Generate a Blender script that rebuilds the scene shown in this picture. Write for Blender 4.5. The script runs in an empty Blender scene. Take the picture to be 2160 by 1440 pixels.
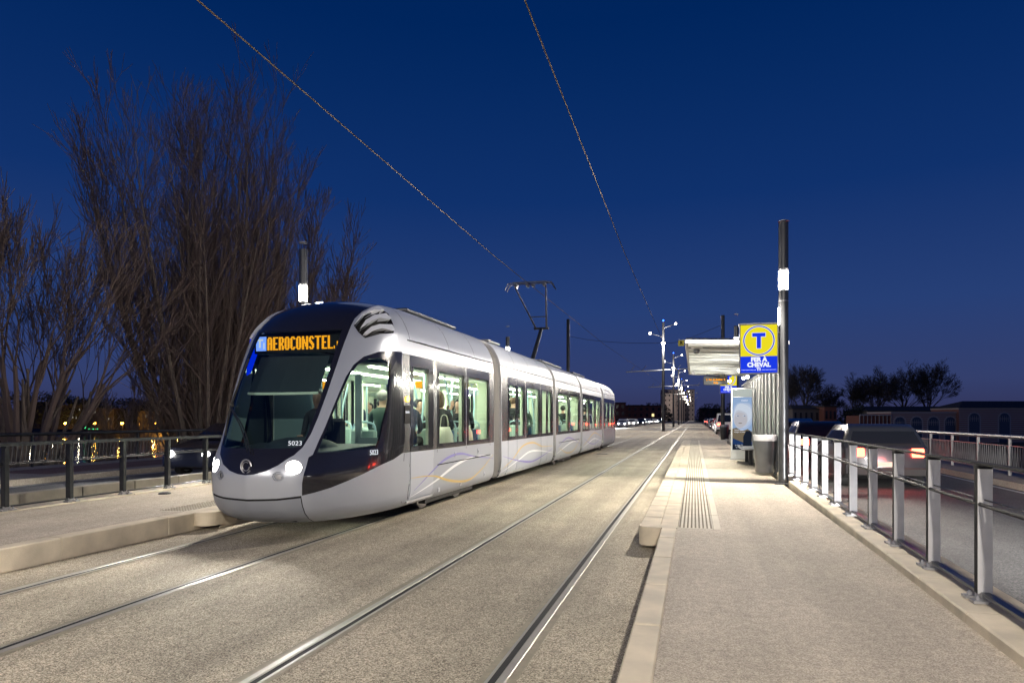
import bpy, bmesh, math, random
from mathutils import Vector, Matrix, Euler
from mathutils.geometry import delaunay_2d_cdt
R=math.radians; PI=math.pi
sc=bpy.context.scene; COL=sc.collection
random.seed(7)
TH=math.atan(384/1440)
# ------------------------------------------------------------------ materials
M={}
def mat(name,col,rough=.6,metal=0.,emit=None,es=0.,noise=0.,nscale=8.,bump=0.,bscale=60.,spec=.5,coat=0.):
    m=bpy.data.materials.new(name); m.use_nodes=True; nt=m.node_tree; b=nt.nodes['Principled BSDF']
    b.inputs['Base Color'].default_value=(*col,1); b.inputs['Roughness'].default_value=rough; b.inputs['Metallic'].default_value=metal
    b.inputs['Specular IOR Level'].default_value=spec; b.inputs['Coat Weight'].default_value=coat
    if emit: b.inputs['Emission Color'].default_value=(*emit,1); b.inputs['Emission Strength'].default_value=es
    if noise or bump:
        tc=nt.nodes.new('ShaderNodeTexCoord')
    if noise:
        n=nt.nodes.new('ShaderNodeTexNoise'); n.inputs['Scale'].default_value=nscale; n.inputs['Detail'].default_value=6
        nt.links.new(tc.outputs['Object'],n.inputs['Vector'])
        r=nt.nodes.new('ShaderNodeMapRange'); r.inputs[1].default_value=.3; r.inputs[2].default_value=.7; r.inputs[3].default_value=1-noise; r.inputs[4].default_value=1+noise
        nt.links.new(n.outputs['Fac'],r.inputs[0])
        x=nt.nodes.new('ShaderNodeVectorMath'); x.operation='SCALE'; x.inputs[0].default_value=col
        nt.links.new(r.outputs[0],x.inputs['Scale']); nt.links.new(x.outputs[0],b.inputs['Base Color'])
        r2=nt.nodes.new('ShaderNodeMapRange'); r2.inputs[1].default_value=.3; r2.inputs[2].default_value=.7; r2.inputs[3].default_value=max(0,rough-noise*.4); r2.inputs[4].default_value=min(1,rough+noise*.4)
        nt.links.new(n.outputs['Fac'],r2.inputs[0]); nt.links.new(r2.outputs[0],b.inputs['Roughness'])
    if bump:
        n=nt.nodes.new('ShaderNodeTexNoise'); n.inputs['Scale'].default_value=bscale; n.inputs['Detail'].default_value=3
        nt.links.new(tc.outputs['Object'],n.inputs['Vector'])
        u=nt.nodes.new('ShaderNodeBump'); u.inputs['Strength'].default_value=bump; u.inputs['Distance'].default_value=.01
        nt.links.new(n.outputs['Fac'],u.inputs['Height']); nt.links.new(u.outputs[0],b.inputs['Normal'])
    M[name]=m; return m
def glass(name,tint=(.8,.9,.87),refl=.08,rough=.01):
    m=bpy.data.materials.new(name); m.use_nodes=True; nt=m.node_tree
    for n in list(nt.nodes): nt.nodes.remove(n)
    o=nt.nodes.new('ShaderNodeOutputMaterial'); mx=nt.nodes.new('ShaderNodeMixShader'); t=nt.nodes.new('ShaderNodeBsdfTransparent'); g=nt.nodes.new('ShaderNodeBsdfGlossy')
    t.inputs[0].default_value=(*tint,1); g.inputs['Roughness'].default_value=rough
    f=nt.nodes.new('ShaderNodeFresnel'); f.inputs[0].default_value=1.5
    a=nt.nodes.new('ShaderNodeMath'); a.operation='ADD'; a.inputs[1].default_value=refl
    nt.links.new(f.outputs[0],a.inputs[0]); nt.links.new(a.outputs[0],mx.inputs[0]); nt.links.new(t.outputs[0],mx.inputs[1]); nt.links.new(g.outputs[0],mx.inputs[2]); nt.links.new(mx.outputs[0],o.inputs[0])
    M[name]=m; return m
def emi(name,col,s):
    m=bpy.data.materials.new(name); m.use_nodes=True; nt=m.node_tree
    for n in list(nt.nodes): nt.nodes.remove(n)
    o=nt.nodes.new('ShaderNodeOutputMaterial'); e=nt.nodes.new('ShaderNodeEmission'); e.inputs[0].default_value=(*col,1); e.inputs[1].default_value=s
    nt.links.new(e.outputs[0],o.inputs[0]); M[name]=m; return m
def aggregate(name,c1,c2,c3,scale=90,patch=.12,bump=.5,rough=.8,wear=None):
    """exposed-aggregate surfacing: coloured grains with stains and relief"""
    m=bpy.data.materials.new(name); m.use_nodes=True; nt=m.node_tree; b=nt.nodes['Principled BSDF']; L=nt.links.new
    tc=nt.nodes.new('ShaderNodeTexCoord')
    v=nt.nodes.new('ShaderNodeTexVoronoi'); v.inputs['Scale'].default_value=scale; L(tc.outputs['Object'],v.inputs['Vector'])
    sp=nt.nodes.new('ShaderNodeSeparateColor'); L(v.outputs['Color'],sp.inputs[0])
    cr=nt.nodes.new('ShaderNodeValToRGB'); e=cr.color_ramp; e.elements[0].color=(*c1,1); e.elements[0].position=0; e.elements[1].color=(*c3,1); e.elements[1].position=1
    k=e.elements.new(.45); k.color=(*c2,1); L(sp.outputs[0],cr.inputs[0])
    n=nt.nodes.new('ShaderNodeTexNoise'); n.inputs['Scale'].default_value=.55; n.inputs['Detail'].default_value=7; n.inputs['Roughness'].default_value=.65; L(tc.outputs['Object'],n.inputs['Vector'])
    r=nt.nodes.new('ShaderNodeMapRange'); r.inputs[1].default_value=.3; r.inputs[2].default_value=.7; r.inputs[3].default_value=1-patch; r.inputs[4].default_value=1+patch; L(n.outputs['Fac'],r.inputs[0])
    n2=nt.nodes.new('ShaderNodeTexNoise'); n2.inputs['Scale'].default_value=14; n2.inputs['Detail'].default_value=5; L(tc.outputs['Object'],n2.inputs['Vector'])
    r2=nt.nodes.new('ShaderNodeMapRange'); r2.inputs[1].default_value=.3; r2.inputs[2].default_value=.7; r2.inputs[3].default_value=.88; r2.inputs[4].default_value=1.12; L(n2.outputs['Fac'],r2.inputs[0])
    mp=nt.nodes.new('ShaderNodeMapping'); mp.inputs['Scale'].default_value=(2.2,.10,1); L(tc.outputs['Object'],mp.inputs[0])
    n3=nt.nodes.new('ShaderNodeTexNoise'); n3.inputs['Scale'].default_value=1.0; n3.inputs['Detail'].default_value=5; L(mp.outputs[0],n3.inputs['Vector'])
    r3=nt.nodes.new('ShaderNodeMapRange'); r3.inputs[1].default_value=.35; r3.inputs[2].default_value=.65; r3.inputs[3].default_value=1-patch*.8; r3.inputs[4].default_value=1+patch*.4; L(n3.outputs['Fac'],r3.inputs[0])
    q0=nt.nodes.new('ShaderNodeMath'); q0.operation='MULTIPLY'; L(r.outputs[0],q0.inputs[0]); L(r3.outputs[0],q0.inputs[1])
    q=nt.nodes.new('ShaderNodeMath'); q.operation='MULTIPLY'; L(q0.outputs[0],q.inputs[0]); L(r2.outputs[0],q.inputs[1])
    x=nt.nodes.new('ShaderNodeVectorMath'); x.operation='SCALE'; L(cr.outputs[0],x.inputs[0]); L(q.outputs[0],x.inputs['Scale'])
    L(x.outputs[0],b.inputs['Base Color']); b.inputs['Roughness'].default_value=rough
    u=nt.nodes.new('ShaderNodeBump'); u.inputs['Strength'].default_value=bump; u.inputs['Distance'].default_value=.006
    L(v.outputs['Distance'],u.inputs['Height']); u.invert=True; L(u.outputs[0],b.inputs['Normal'])
    M[name]=m; return m
# ------------------------------------------------------------------ mesh builder
class MB:
    def __init__(s): s.v=[]; s.f=[]; s.m=[]; s.n=None
    def add(s,vs,fs,mi=0):
        b=len(s.v); s.v+= [tuple(p) for p in vs]; s.f+=[tuple(i+b for i in f) for f in fs]; s.m+=[mi]*len(fs); return s
    def box(s,x0,x1,y0,y1,z0,z1,mi=0,mf=None):
        if x0>x1:x0,x1=x1,x0
        if y0>y1:y0,y1=y1,y0
        if z0>z1:z0,z1=z1,z0
        vs=[(x0,y0,z0),(x1,y0,z0),(x1,y1,z0),(x0,y1,z0),(x0,y0,z1),(x1,y0,z1),(x1,y1,z1),(x0,y1,z1)]
        fs=[(0,3,2,1),(4,5,6,7),(0,1,5,4),(1,2,6,5),(2,3,7,6),(3,0,4,7)]  # -z +z -y +x +y -x
        s.add(vs,fs,mi)
        if mf:
            for k,v in mf.items(): s.m[-6+k]=v
        return s
    def bbox(s,x0,x1,y0,y1,z0,z1,b=.01,mi=0):
        """box with chamfered edges"""
        X=[x0,x0+b,x1-b,x1]; Y=[y0,y0+b,y1-b,y1]; Z=[z0,z0+b,z1-b,z1]
        r=lambda k:[(X[k],Y[1 if k in(0,3) else k],0)]
        oc=lambda i,z:[(X[0+i],Y[1],z),(X[1],Y[0+i],z),(X[2],Y[0+i],z),(X[3-i],Y[1],z),(X[3-i],Y[2],z),(X[2],Y[3-i],z),(X[1],Y[3-i],z),(X[0+i],Y[2],z)]
        rings=[oc(1,Z[0]),oc(0,Z[1]),oc(0,Z[2]),oc(1,Z[3])]
        vs=[p for q in rings for p in q]; fs=[]
        for k in range(3):
            for i in range(8): fs.append((k*8+i,k*8+(i+1)%8,k*8+8+(i+1)%8,k*8+8+i))
        fs.append(tuple(range(7,-1,-1))); fs.append(tuple(range(24,32)))
        return s.add(vs,fs,mi)
    def tube(s,pts,r,n=8,mi=0,cap=True):
        P=[Vector(p) for p in pts]; rr=r if isinstance(r,(list,tuple)) else [r]*len(P)
        vs=[]; fs=[]; up=None
        for i,p in enumerate(P):
            d=(P[min(i+1,len(P)-1)]-P[max(i-1,0)])
            if d.length<1e-9: d=Vector((0,0,1))
            d.normalize()
            if up is None:
                up=Vector((0,0,1)) if abs(d.z)<.9 else Vector((1,0,0))
            a=d.cross(up)
            if a.length<1e-6: up=Vector((1,0,0)) if abs(d.x)<.9 else Vector((0,1,0)); a=d.cross(up)
            a.normalize(); c=a.cross(d); up=c
            for k in range(n):
                t=2*PI*k/n; vs.append(p+(a*math.cos(t)+c*math.sin(t))*rr[i])
        for i in range(len(P)-1):
            for k in range(n): fs.append((i*n+k,i*n+(k+1)%n,(i+1)*n+(k+1)%n,(i+1)*n+k))
        if cap: fs.append(tuple(range(n-1,-1,-1))); fs.append(tuple((len(P)-1)*n+k for k in range(n)))
        return s.add(vs,fs,mi)
    def lathe(s,prof,c=(0,0,0),n=20,mi=0,axis='z'):
        vs=[];fs=[]
        for (r,h) in prof:
            for k in range(n):
                t=2*PI*k/n; x,y=r*math.cos(t),r*math.sin(t)
                p={'z':(x,y,h),'y':(x,h,y),'x':(h,x,y)}[axis]; vs.append((c[0]+p[0],c[1]+p[1],c[2]+p[2]))
        m=len(prof)
        for i in range(m-1):
            for k in range(n): fs.append((i*n+k,i*n+(k+1)%n,(i+1)*n+(k+1)%n,(i+1)*n+k))
        fs.append(tuple(range(n-1,-1,-1))); fs.append(tuple((m-1)*n+k for k in range(n)))
        return s.add(vs,fs,mi)
    def prism(s,poly,a0,a1,axis='x',mi=0):
        """polygon (2D) extruded along an axis"""
        f={'x':lambda u,w,a:(a,u,w),'y':lambda u,w,a:(u,a,w),'z':lambda u,w,a:(u,w,a)}[axis]; n=len(poly)
        vs=[f(u,w,a0) for u,w in poly]+[f(u,w,a1) for u,w in poly]
        fs=[tuple(range(n)),tuple(range(2*n-1,n-1,-1))]+[(i,(i+1)%n,n+(i+1)%n,n+i) for i in range(n)]
        return s.add(vs,fs,mi)
    def sphere(s,c,r,n=12,mi=0,sc=(1,1,1)):
        vs=[];fs=[];k=n//2
        for i in range(1,k):
            a=PI*i/k
            for j in range(n):
                t=2*PI*j/n; vs.append((c[0]+r*sc[0]*math.sin(a)*math.cos(t),c[1]+r*sc[1]*math.sin(a)*math.sin(t),c[2]+r*sc[2]*math.cos(a)))
        vs+=[(c[0],c[1],c[2]+r*sc[2]),(c[0],c[1],c[2]-r*sc[2])]
        for i in range(k-2):
            for j in range(n): fs.append((i*n+j,(i+1)*n+j,(i+1)*n+(j+1)%n,i*n+(j+1)%n))
        T=len(vs)-2
        for j in range(n): fs.append((T,j,(j+1)%n)); fs.append((T+1,(k-2)*n+(j+1)%n,(k-2)*n+j))
        return s.add(vs,fs,mi)
    def build(s,name,mats,parent=None,smooth=False,auto=None):
        o=s._obj(name,mats,parent)
        if smooth:
            for p in o.data.polygons: p.use_smooth=True
            if auto is not None: 
                try: o.data.set_sharp_from_angle(angle=R(auto))
                except Exception: pass
        return o
    def _obj(s,name,mats,parent):
        off=rootloc(parent) if parent else Vector((0,0,0))
        me=bpy.data.meshes.new(name); me.from_pydata([(v[0]-off.x,v[1]-off.y,v[2]-off.z) for v in s.v],[],s.f)
        if not isinstance(mats,(list,tuple)): mats=[mats]
        for m in mats: me.materials.append(M[m] if isinstance(m,str) else m)
        for p,i in zip(me.polygons,s.m): p.material_index=i
        me.update()
        o=bpy.data.objects.new(name,me); COL.objects.link(o)
        if parent: o.parent=parent
        return o
def rootloc(o):
    while o.parent: o=o.parent
    return o.location.copy()
def fixnormals(o):
    bm=bmesh.new(); bm.from_mesh(o.data); bmesh.ops.recalc_face_normals(bm,faces=bm.faces); bm.to_mesh(o.data); bm.free()
def thing(name,label,cat,loc=(0,0,0),group=None):
    o=bpy.data.objects.new(name,None); o.empty_display_size=.2; COL.objects.link(o); o.location=loc; o['label']=label; o['category']=cat
    if group: o['group']=group
    return o
def tag(o,label,cat,group=None,kind=None):
    if label: o['label']=label
    if cat: o['category']=cat
    if group: o['group']=group
    if kind: o['kind']=kind
    return o
def struct(o): o['kind']='structure'; return o
def copy_tree(o,parent=None,loc=None,rz=None,label=None):
    c=o.copy(); COL.objects.link(c)
    if parent: c.parent=parent
    if loc is not None: c.location=loc
    if rz is not None: c.rotation_euler=(0,0,rz)
    if label: c['label']=label
    for ch in list(o.children): copy_tree(ch,c)
    return c
def text(s,size,loc,parent,material,rot=(PI/2,0,0),name='lettering',ext=.004,bold=0.,sx=1.,align='CENTER'):
    cu=bpy.data.curves.new(name,'FONT'); cu.body=s; cu.size=size; cu.extrude=ext; cu.align_x=align; cu.align_y='CENTER'; cu.offset=bold; cu.resolution_u=3
    t=bpy.data.objects.new('t',cu); COL.objects.link(t); dg=bpy.context.evaluated_depsgraph_get(); dg.update()
    me=bpy.data.meshes.new_from_object(t.evaluated_get(dg)); bpy.data.objects.remove(t); bpy.data.curves.remove(cu)
    off=rootloc(parent); mx=Matrix.Translation(Vector(loc)-off)@Euler(rot).to_matrix().to_4x4()@Matrix.Diagonal((sx,1,1,1)); me.transform(mx)
    me.materials.clear(); me.materials.append(M[material]); me.name=name
    o=bpy.data.objects.new(name,me); COL.objects.link(o); o.parent=parent; return o
def lamp(kind,loc,power,col=(1,.86,.68),size=.1,rot=None,blend=.3,angle=60,name='light'):
    l=bpy.data.lights.new(name,kind); l.energy=power; l.color=col
    if kind=='AREA': l.size=size
    else: l.shadow_soft_size=size
    if kind=='SPOT': l.spot_size=R(angle); l.spot_blend=blend
    o=bpy.data.objects.new(name,l); COL.objects.link(o); o.location=loc
    if rot: o.rotation_euler=rot
    return o
def aim(o,target):
    d=Vector(target)-o.location; o.rotation_euler=d.to_track_quat('-Z','Y').to_euler()
def pip(x,y,P):
    c=False; n=len(P); j=n-1
    for i in range(n):
        xi,yi=P[i]; xj,yj=P[j]
        if (yi>y)!=(yj>y) and x<(xj-xi)*(y-yi)/(yj-yi)+xi: c=not c
        j=i
    return c
# ------------------------------------------------------------------ palette
mat('silver_paint',(.40,.425,.49),.33,.35,coat=.12)
mat('white_paint',(.48,.505,.575),.32,.10,coat=.12)
mat('bumper_paint',(.29,.31,.36),.38,.35)
mat('gloss_black',(.012,.012,.018),.12,coat=.6)
mat('groove_black',(.006,.006,.007),.8)
mat('steel',(.40,.40,.42),.34,.7,noise=.02,nscale=6)
mat('post_steel',(.16,.16,.17),.25,.85)
mat('fin_silver',(.62,.64,.70),.35,.2)
mat('pole_metal',(.07,.073,.08),.32,.6,noise=.1,nscale=5)
mat('dark_metal',(.045,.047,.052),.4,.6,noise=.15,nscale=12)
mat('grey_metal',(.11,.115,.125),.32,.7,noise=.1,nscale=5)
mat('aluminium',(.42,.42,.44),.5,.2,noise=.06,nscale=9)
mat('rubber',(.02,.02,.02),.8)
mat('bellows_grey',(.16,.155,.15),.75,bump=.3,bscale=20)
mat('lining',(.76,.82,.66),.6)
mat('cab_lining',(.035,.045,.055),.6)
mat('cab_wall',(.20,.27,.27),.6)
mat('floor_grey',(.12,.13,.14),.7)
mat('seat_blue',(.05,.13,.28),.7)
mat('seat_shell',(.42,.55,.50),.5)
mat('pole_blue',(.42,.62,.68),.35)
mat('stripe_purple',(.22,.20,.50),.35)
mat('stripe_white',(.85,.86,.88),.35)
mat('stripe_yellow',(.62,.44,.16),.35)
mat('mark_white',(.6,.6,.58),.6)
mat('yellow_paint',(.75,.62,.05),.5)
mat('case_white',(.75,.76,.76),.4)
mat('steel_column',(.45,.46,.46),.3,.85)
glass('glass_clear',(.93,.97,.94),.03)
glass('glass_screen',(.62,.74,.74),.01)
glass('glass_side',(.80,.90,.86),.02)
emi('interior_light',(.97,1,.80),44)
emi('headlight_glow',(1,.97,.9),30)
emi('led_amber',(1,.36,.01),1.7)
emi('led_blue',(.22,.36,1),1.6)
emi('led_white',(.75,.82,1),1.5)
emi('blue_glow',(.0,.03,1),.9)
emi('amber_lamp',(1,.5,.05),14)
emi('lamp_glow',(1,.93,.80),60)
emi('lamp_far',(1,.86,.62),70)
emi('sodium_glow',(1,.42,.04),55)
emi('window_lit',(1,.78,.36),1.3)
emi('window_dim',(.9,.85,.7),.28)
emi('green_neon',(.05,1,.35),2.5)
emi('blue_lamp',(.02,.1,1),12)
emi('sign_yellow',(.94,.80,.02),.9)
emi('sign_blue',(.012,.045,.80),1.0)
emi('sign_ring',(.05,.10,.62),1.0)
emi('sign_white',(.9,.93,1),1.0)
emi('tail_glow',(1,.03,.015),10)
emi('brake_glow',(1,.06,.03),22)
emi('car_headlight',(1,.97,.92),70)
aggregate('trackbed',(.115,.095,.065),(.33,.285,.215),(.66,.585,.465),scale=135,bump=.45,patch=.26)
aggregate('pavement',(.25,.21,.17),(.39,.335,.27),(.56,.49,.40),scale=150,bump=.3,patch=.16)
aggregate('asphalt',(.045,.045,.047),(.09,.088,.088),(.17,.165,.16),scale=80,bump=.5,patch=.2)
aggregate('path_red',(.12,.06,.05),(.2,.105,.09),(.3,.18,.15),scale=60,bump=.4,patch=.15)
mat('kerb_stone',(.56,.485,.37),.75,noise=.2,nscale=3.2,bump=.25,bscale=120)
mat('slab_stone',(.52,.475,.385),.7,noise=.10,nscale=2.4,bump=.2,bscale=120)
mat('concrete',(.26,.23,.19),.85,noise=.25,nscale=2.5,bump=.5,bscale=30)
mat('stud_dark',(.25,.215,.16),.7)
mat('black_edge',(.012,.012,.014),.6,spec=.15)
mat('bark',(.17,.135,.11),.9,noise=.3,nscale=4)
mat('twig',(.165,.118,.10),.9)
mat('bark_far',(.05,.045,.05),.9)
def at(px,D): r=(px-1080)/1440; return (r*D*math.cos(TH)-D*math.sin(TH), D*math.cos(TH)+r*D*math.sin(TH))
mat('foliage_dark',(.02,.03,.018),.9)
mat('brick',(.16,.06,.045),.9,noise=.15,nscale=1)
mat('brick_pale',(.30,.26,.22),.9)
mat('wall_dark',(.10,.09,.09),.9,noise=.2,nscale=.4)
mat('wall_pale',(.42,.34,.30),.9,noise=.1,nscale=.2)
mat('roof_dark',(.03,.028,.03),.9)
mat('window_dark',(.02,.022,.03),.15)
mat('soil',(.05,.045,.035),.95,noise=.3,nscale=.3)
mat('wire_metal',(.12,.095,.07),1,0,spec=0)
emi('lantern_light',(1,.95,.85),40)
mat('skin',(.55,.33,.24),.6); mat('hair_black',(.012,.011,.012),.6); mat('hair_brown',(.10,.055,.03),.7); mat('hair_grey',(.30,.28,.26),.7)
mat('cloth_black',(.015,.016,.02),.8); mat('cloth_navy',(.03,.05,.10),.8); mat('cloth_green',(.05,.09,.07),.8); mat('cloth_grey',(.16,.17,.18),.8); mat('cloth_cream',(.55,.52,.42),.8); mat('cloth_blue',(.12,.25,.36),.8)
CX=-5.51          # tram centre line
YJ=14.6           # end of first module body
# v: z, half width, nose position along the track, plan depth factor
VT=[(0,.22,1.08,7.95,.95),(.1,.30,1.15,7.74,1),(.2,.42,1.19,7.60,1),(.35,.60,1.20,7.53,1),(.6,.85,1.20,7.505,1),
(.8,1.05,1.20,7.56,1),(1.0,1.25,1.20,7.68,.98),(1.5,1.7,1.20,7.92,.85),(2.0,2.15,1.20,8.17,.7),(2.5,2.6,1.19,8.45,.57),
(2.8,2.87,1.165,8.65,.5),(3.0,3.05,1.10,8.83,.47),(3.2,3.22,1.0,9.06,.45),(3.4,3.37,.83,9.38,.5),(3.6,3.46,.6,9.85,.6),
(3.8,3.505,.3,10.5,.7),(3.9,3.515,.0,11.0,.75)]
QT=[(0,0,0),(.15,.3,.036),(.3,.577,.15),(.45,.8,.37),(.58,.98,.72),(.7,1.12,1.25),(.85,1.19,1.9),(1.0,1.2,2.6)]
def make_spline(T):
    xs=[r[0] for r in T]; n=len(T); cols=len(T[0])-1; S=[]
    for c in range(cols):
        ys=[r[c+1] for r in T]
        d=[(ys[i+1]-ys[i])/(xs[i+1]-xs[i]) for i in range(n-1)]
        m=[0]*n; m[0]=d[0]; m[-1]=d[-1]
        for i in range(1,n-1):
            if d[i-1]*d[i]<=0: m[i]=0
            else:
                h0=xs[i]-xs[i-1]; h1=xs[i+1]-xs[i]; w1=2*h1+h0; w2=h1+2*h0
                m[i]=(w1+w2)/(w1/d[i-1]+w2/d[i])
        S.append((ys,m))
    def f(x):
        x=max(xs[0],min(xs[-1],x)); i=0
        while i<n-2 and x>xs[i+1]: i+=1
        h=xs[i+1]-xs[i]; t=(x-xs[i])/h; o=[]
        for ys,m in S:
            o.append((2*t**3-3*t*t+1)*ys[i]+(t**3-2*t*t+t)*h*m[i]+(-2*t**3+3*t*t)*ys[i+1]+(t**3-t*t)*h*m[i+1])
        return o
    return f
FV=make_spline(VT); FQ=make_spline(QT)
def surf(q,v):
    z,hw,yf,b=FV(v); a=abs(q); sg=1 if q>=0 else -1
    if a<=1:
        u,d=FQ(a); 
        return (CX+sg*u*hw/1.2, yf+b*d, z)
    y1=yf+b*2.6
    return (CX+sg*hw, y1+(YJ-y1)*(a-1), z)
def side_q(s,v):      # domain q of a point on the flank at distance s
    z,hw,yf,b=FV(v); y1=yf+b*2.6
    if s>=y1: return 1+(s-y1)/(YJ-y1)
    lo,hi=0,1
    for _ in range(30):
        m=(lo+hi)/2
        if yf+b*FQ(m)[1]<s: lo=m
        else: hi=m
    return lo
def z2v(z):
    lo,hi=0,3.9
    for _ in range(40):
        m=(lo+hi)/2
        if FV(m)[0]<z: lo=m
        else: hi=m
    return lo
# ================================================================== TRAM
tram=thing('tram','long silver and white articulated tram with lit amber destination board, standing on the left track','tram',(CX,24.15,0))
MIDY=24.15
def make_parts(surface,q0,q1,v0,v1,nq,nv,regions,parent,default,mirror_names=True):
    """tessellate the skin, cut it along the region outlines and build one mesh per region.
    regions: (name, outline, material, offset along the normal, wall depth)"""
    pts=[];edges=[];idx={}
    def ap(p):
        k=(round(p[0],5),round(p[1],5))
        if k in idx: return idx[k]
        idx[k]=len(pts); pts.append(Vector(k)); return idx[k]
    qs=nq; vs_=nv
    for q in qs:
        for v in vs_: ap((q,v))
    for name,P,*_ in regions:
        n=len(P)
        for i in range(n):
            a=P[i];b=P[(i+1)%n]; L=max(abs(b[0]-a[0])/.05,abs(b[1]-a[1])/.08); k=max(1,int(L)); prev=ap(a)
            for j in range(1,k+1):
                c=ap((a[0]+(b[0]-a[0])*j/k,a[1]+(b[1]-a[1])*j/k))
                if c!=prev: edges.append((prev,c))
                prev=c
    V,E_,F,_,_,_=delaunay_2d_cdt(pts,edges,[],0,1e-6)
    groups={}
    BB=[(min(p[0] for p in r[1]),max(p[0] for p in r[1]),min(p[1] for p in r[1]),max(p[1] for p in r[1])) for r in regions]
    for f in F:
        cx=sum(V[i][0] for i in f)/len(f); cy=sum(V[i][1] for i in f)/len(f)
        if not(q0-1e-6<=cx<=q1+1e-6 and v0-1e-6<=cy<=v1+1e-6): continue
        g=-1
        for i,rg in enumerate(regions):
            bb=BB[i]
            if bb[0]<=cx<=bb[1] and bb[2]<=cy<=bb[3] and pip(cx,cy,rg[1]): g=i; break
        groups.setdefault(g,[]).append(tuple(f))
    P3=[Vector(surface(v[0],v[1])) for v in V]
    def nrm(v):
        e=2e-3; q=v[0]; w=min(v[1],v1-.03)
        a=Vector(surface(q+e,w))-Vector(surface(q-e,w)); b=Vector(surface(q,w+e))-Vector(surface(q,max(v0,w-e)))
        n=a.cross(b)
        if n.length<1e-12: return Vector((0,0,1))
        return n.normalized()
    N=[nrm(v) for v in V]; out={}
    for g,fs in groups.items():
        name,poly,mt,off,wall=default if g<0 else regions[g]
        if mt is None: continue
        used=sorted({i for f in fs for i in f}); mp={u:k for k,u in enumerate(used)}
        mb=MB(); verts=[P3[u]+N[u]*off for u in used]
        F2=[tuple(mp[i] for i in f) for f in fs]
        mb.add(verts,F2); nn=[N[u] for u in used]
        if wall:
            cnt={}
            for f in F2:
                for i in range(len(f)):
                    e=(f[i],f[(i+1)%len(f)]); cnt[e]=1
            for (a,b) in cnt:
                if (b,a) not in cnt:
                    w0=verts[a]; w1=verts[b]; d0=nn[a]*wall; d1=nn[b]*wall; mid=(w0+w1)/2
                    mb.add([w0,w1,w1-d1,w0-d0],[(1,0,3,2)])
        o=mb.build(name,mt,parent,smooth=True)
        me=o.data; cn=[tuple(n) for n in nn]
        if not wall:
            me.normals_split_custom_set_from_vertices(cn)
        else:
            ln=[]
            for p in me.polygons:
                for vi in p.vertices: ln.append(cn[vi] if vi<len(cn) and p.index<len(F2) else tuple(p.normal))
            me.normals_split_custom_set(ln)
        out[(name,g)]=o
    return out
def frange(a,b,n): return [a+(b-a)*i/n for i in range(n+1)]
mir=lambda P:[(-q,v) for q,v in P][::-1]
def both(name,P,*r): return [(name,P,*r),(name,mir(P),*r)]
# ---- outlines on the nose (half), then closed over the middle
glassR=[(0,2.765),(.2,2.775),(.375,2.79),(.372,2.581),(.368,2.125),(.360,1.671),(.328,1.11),(.312,1.008),(.264,.966),(.085,.96),(0,.96)]
glassF=glassR+[(-q,v) for q,v in glassR[::-1][1:-1]]
bordR=[(0,2.815),(.2,2.84),(.44,2.872),(.425,2.559),(.412,2.157),(.396,1.773),(.374,1.398),(.354,1.157),(.325,.975),(.285,.875),(.259,.844),(.206,.754),(.13,.678),(.06,.64),(0,.628)]
bordF=bordR+[(-q,v) for q,v in bordR[::-1][1:-1]]
domeR=[(0,2.815),(.2,2.84),(.44,2.872),(.454,2.998),(.512,3.185),(.575,3.322),(.64,3.5),(.7,3.9),(0,3.9)]
domeF=domeR[:-1]+[(-q,v) for q,v in domeR[::-1][1:-1]]
sidepane=[(.425,.9),(.434,1.073),(.463,1.438),(.494,1.799),(.519,2.061),(.56,2.233),(.619,2.328),(.68,2.36),(.735,2.34),(.77,2.25),(.779,2.106),(.772,1.676),(.738,1.317),(.713,.935),(.581,.905)]
sq=side_q
def srect(s0,s1,z0,z1,inset=0):
    a=z2v(z0);b=z2v(z1)
    n=8; L=[]
    for i in range(n+1): v=a+(b-a)*i/n; L.append((sq(s0,v),v))
    for i in range(n,-1,-1): v=a+(b-a)*i/n; L.append((sq(s1,v),v))
    return L
v107=z2v(1.07); v260=z2v(2.60)
sideblk=[(.382,.849),(.403,.878),(.412,1.038),(.435,1.275),(.454,1.524),(.475,1.776),(.498,2.032),(.53,2.221),(.585,2.36),(.67,2.463),(.774,2.503),(.917,2.52)]
sideblk+=[(sq(9.68,2.52),2.52),(sq(9.68,.82),.82),(.833,.741),(.752,.676),(.667,.585),(.599,.506),(.52,.437),(.431,.389),(.356,.362),(.362,.519),(.38,.726)]
head=[(.363,.723),(.362,.685),(.352,.654),(.334,.633),(.311,.627),(.288,.636),(.268,.658),(.254,.69),(.246,.728),(.246,.766),(.255,.797),(.272,.818),(.293,.825),(.317,.817),(.339,.794),(.355,.761)]
fog=[(.253,.613),(.249,.582),(.235,.559),(.216,.551),(.198,.56),(.184,.583),(.179,.614),(.183,.645),(.196,.667),(.214,.675),(.233,.667),(.247,.644)]
shr=lambda P,k:[(sum(p[0] for p in P)/len(P)*(1-k)+q*k,sum(p[1] for p in P)/len(P)*(1-k)+v*k) for q,v in P]
recess=[(.462,2.874),(.501,3.088),(.566,3.252),(.633,3.298),(.735,3.187),(.787,2.99),(.792,2.818),(.666,2.764),(.57,2.665),(.51,2.76)]
f1=[(.469,2.874),(.503,3.071),(.569,3.221),(.625,3.321),(.680,3.235),(.65,3.215),(.60,3.185),(.53,3.075),(.485,2.94)]
f2=[(.515,2.807),(.547,2.964),(.606,3.078),(.698,3.155),(.756,3.07),(.735,3.035),(.645,3.035),(.585,2.95),(.53,2.84)]
f3=[(.553,2.741),(.593,2.851),(.648,2.912),(.761,2.949),(.790,2.86),(.77,2.835),(.663,2.85),(.61,2.79),(.57,2.715)]
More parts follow.
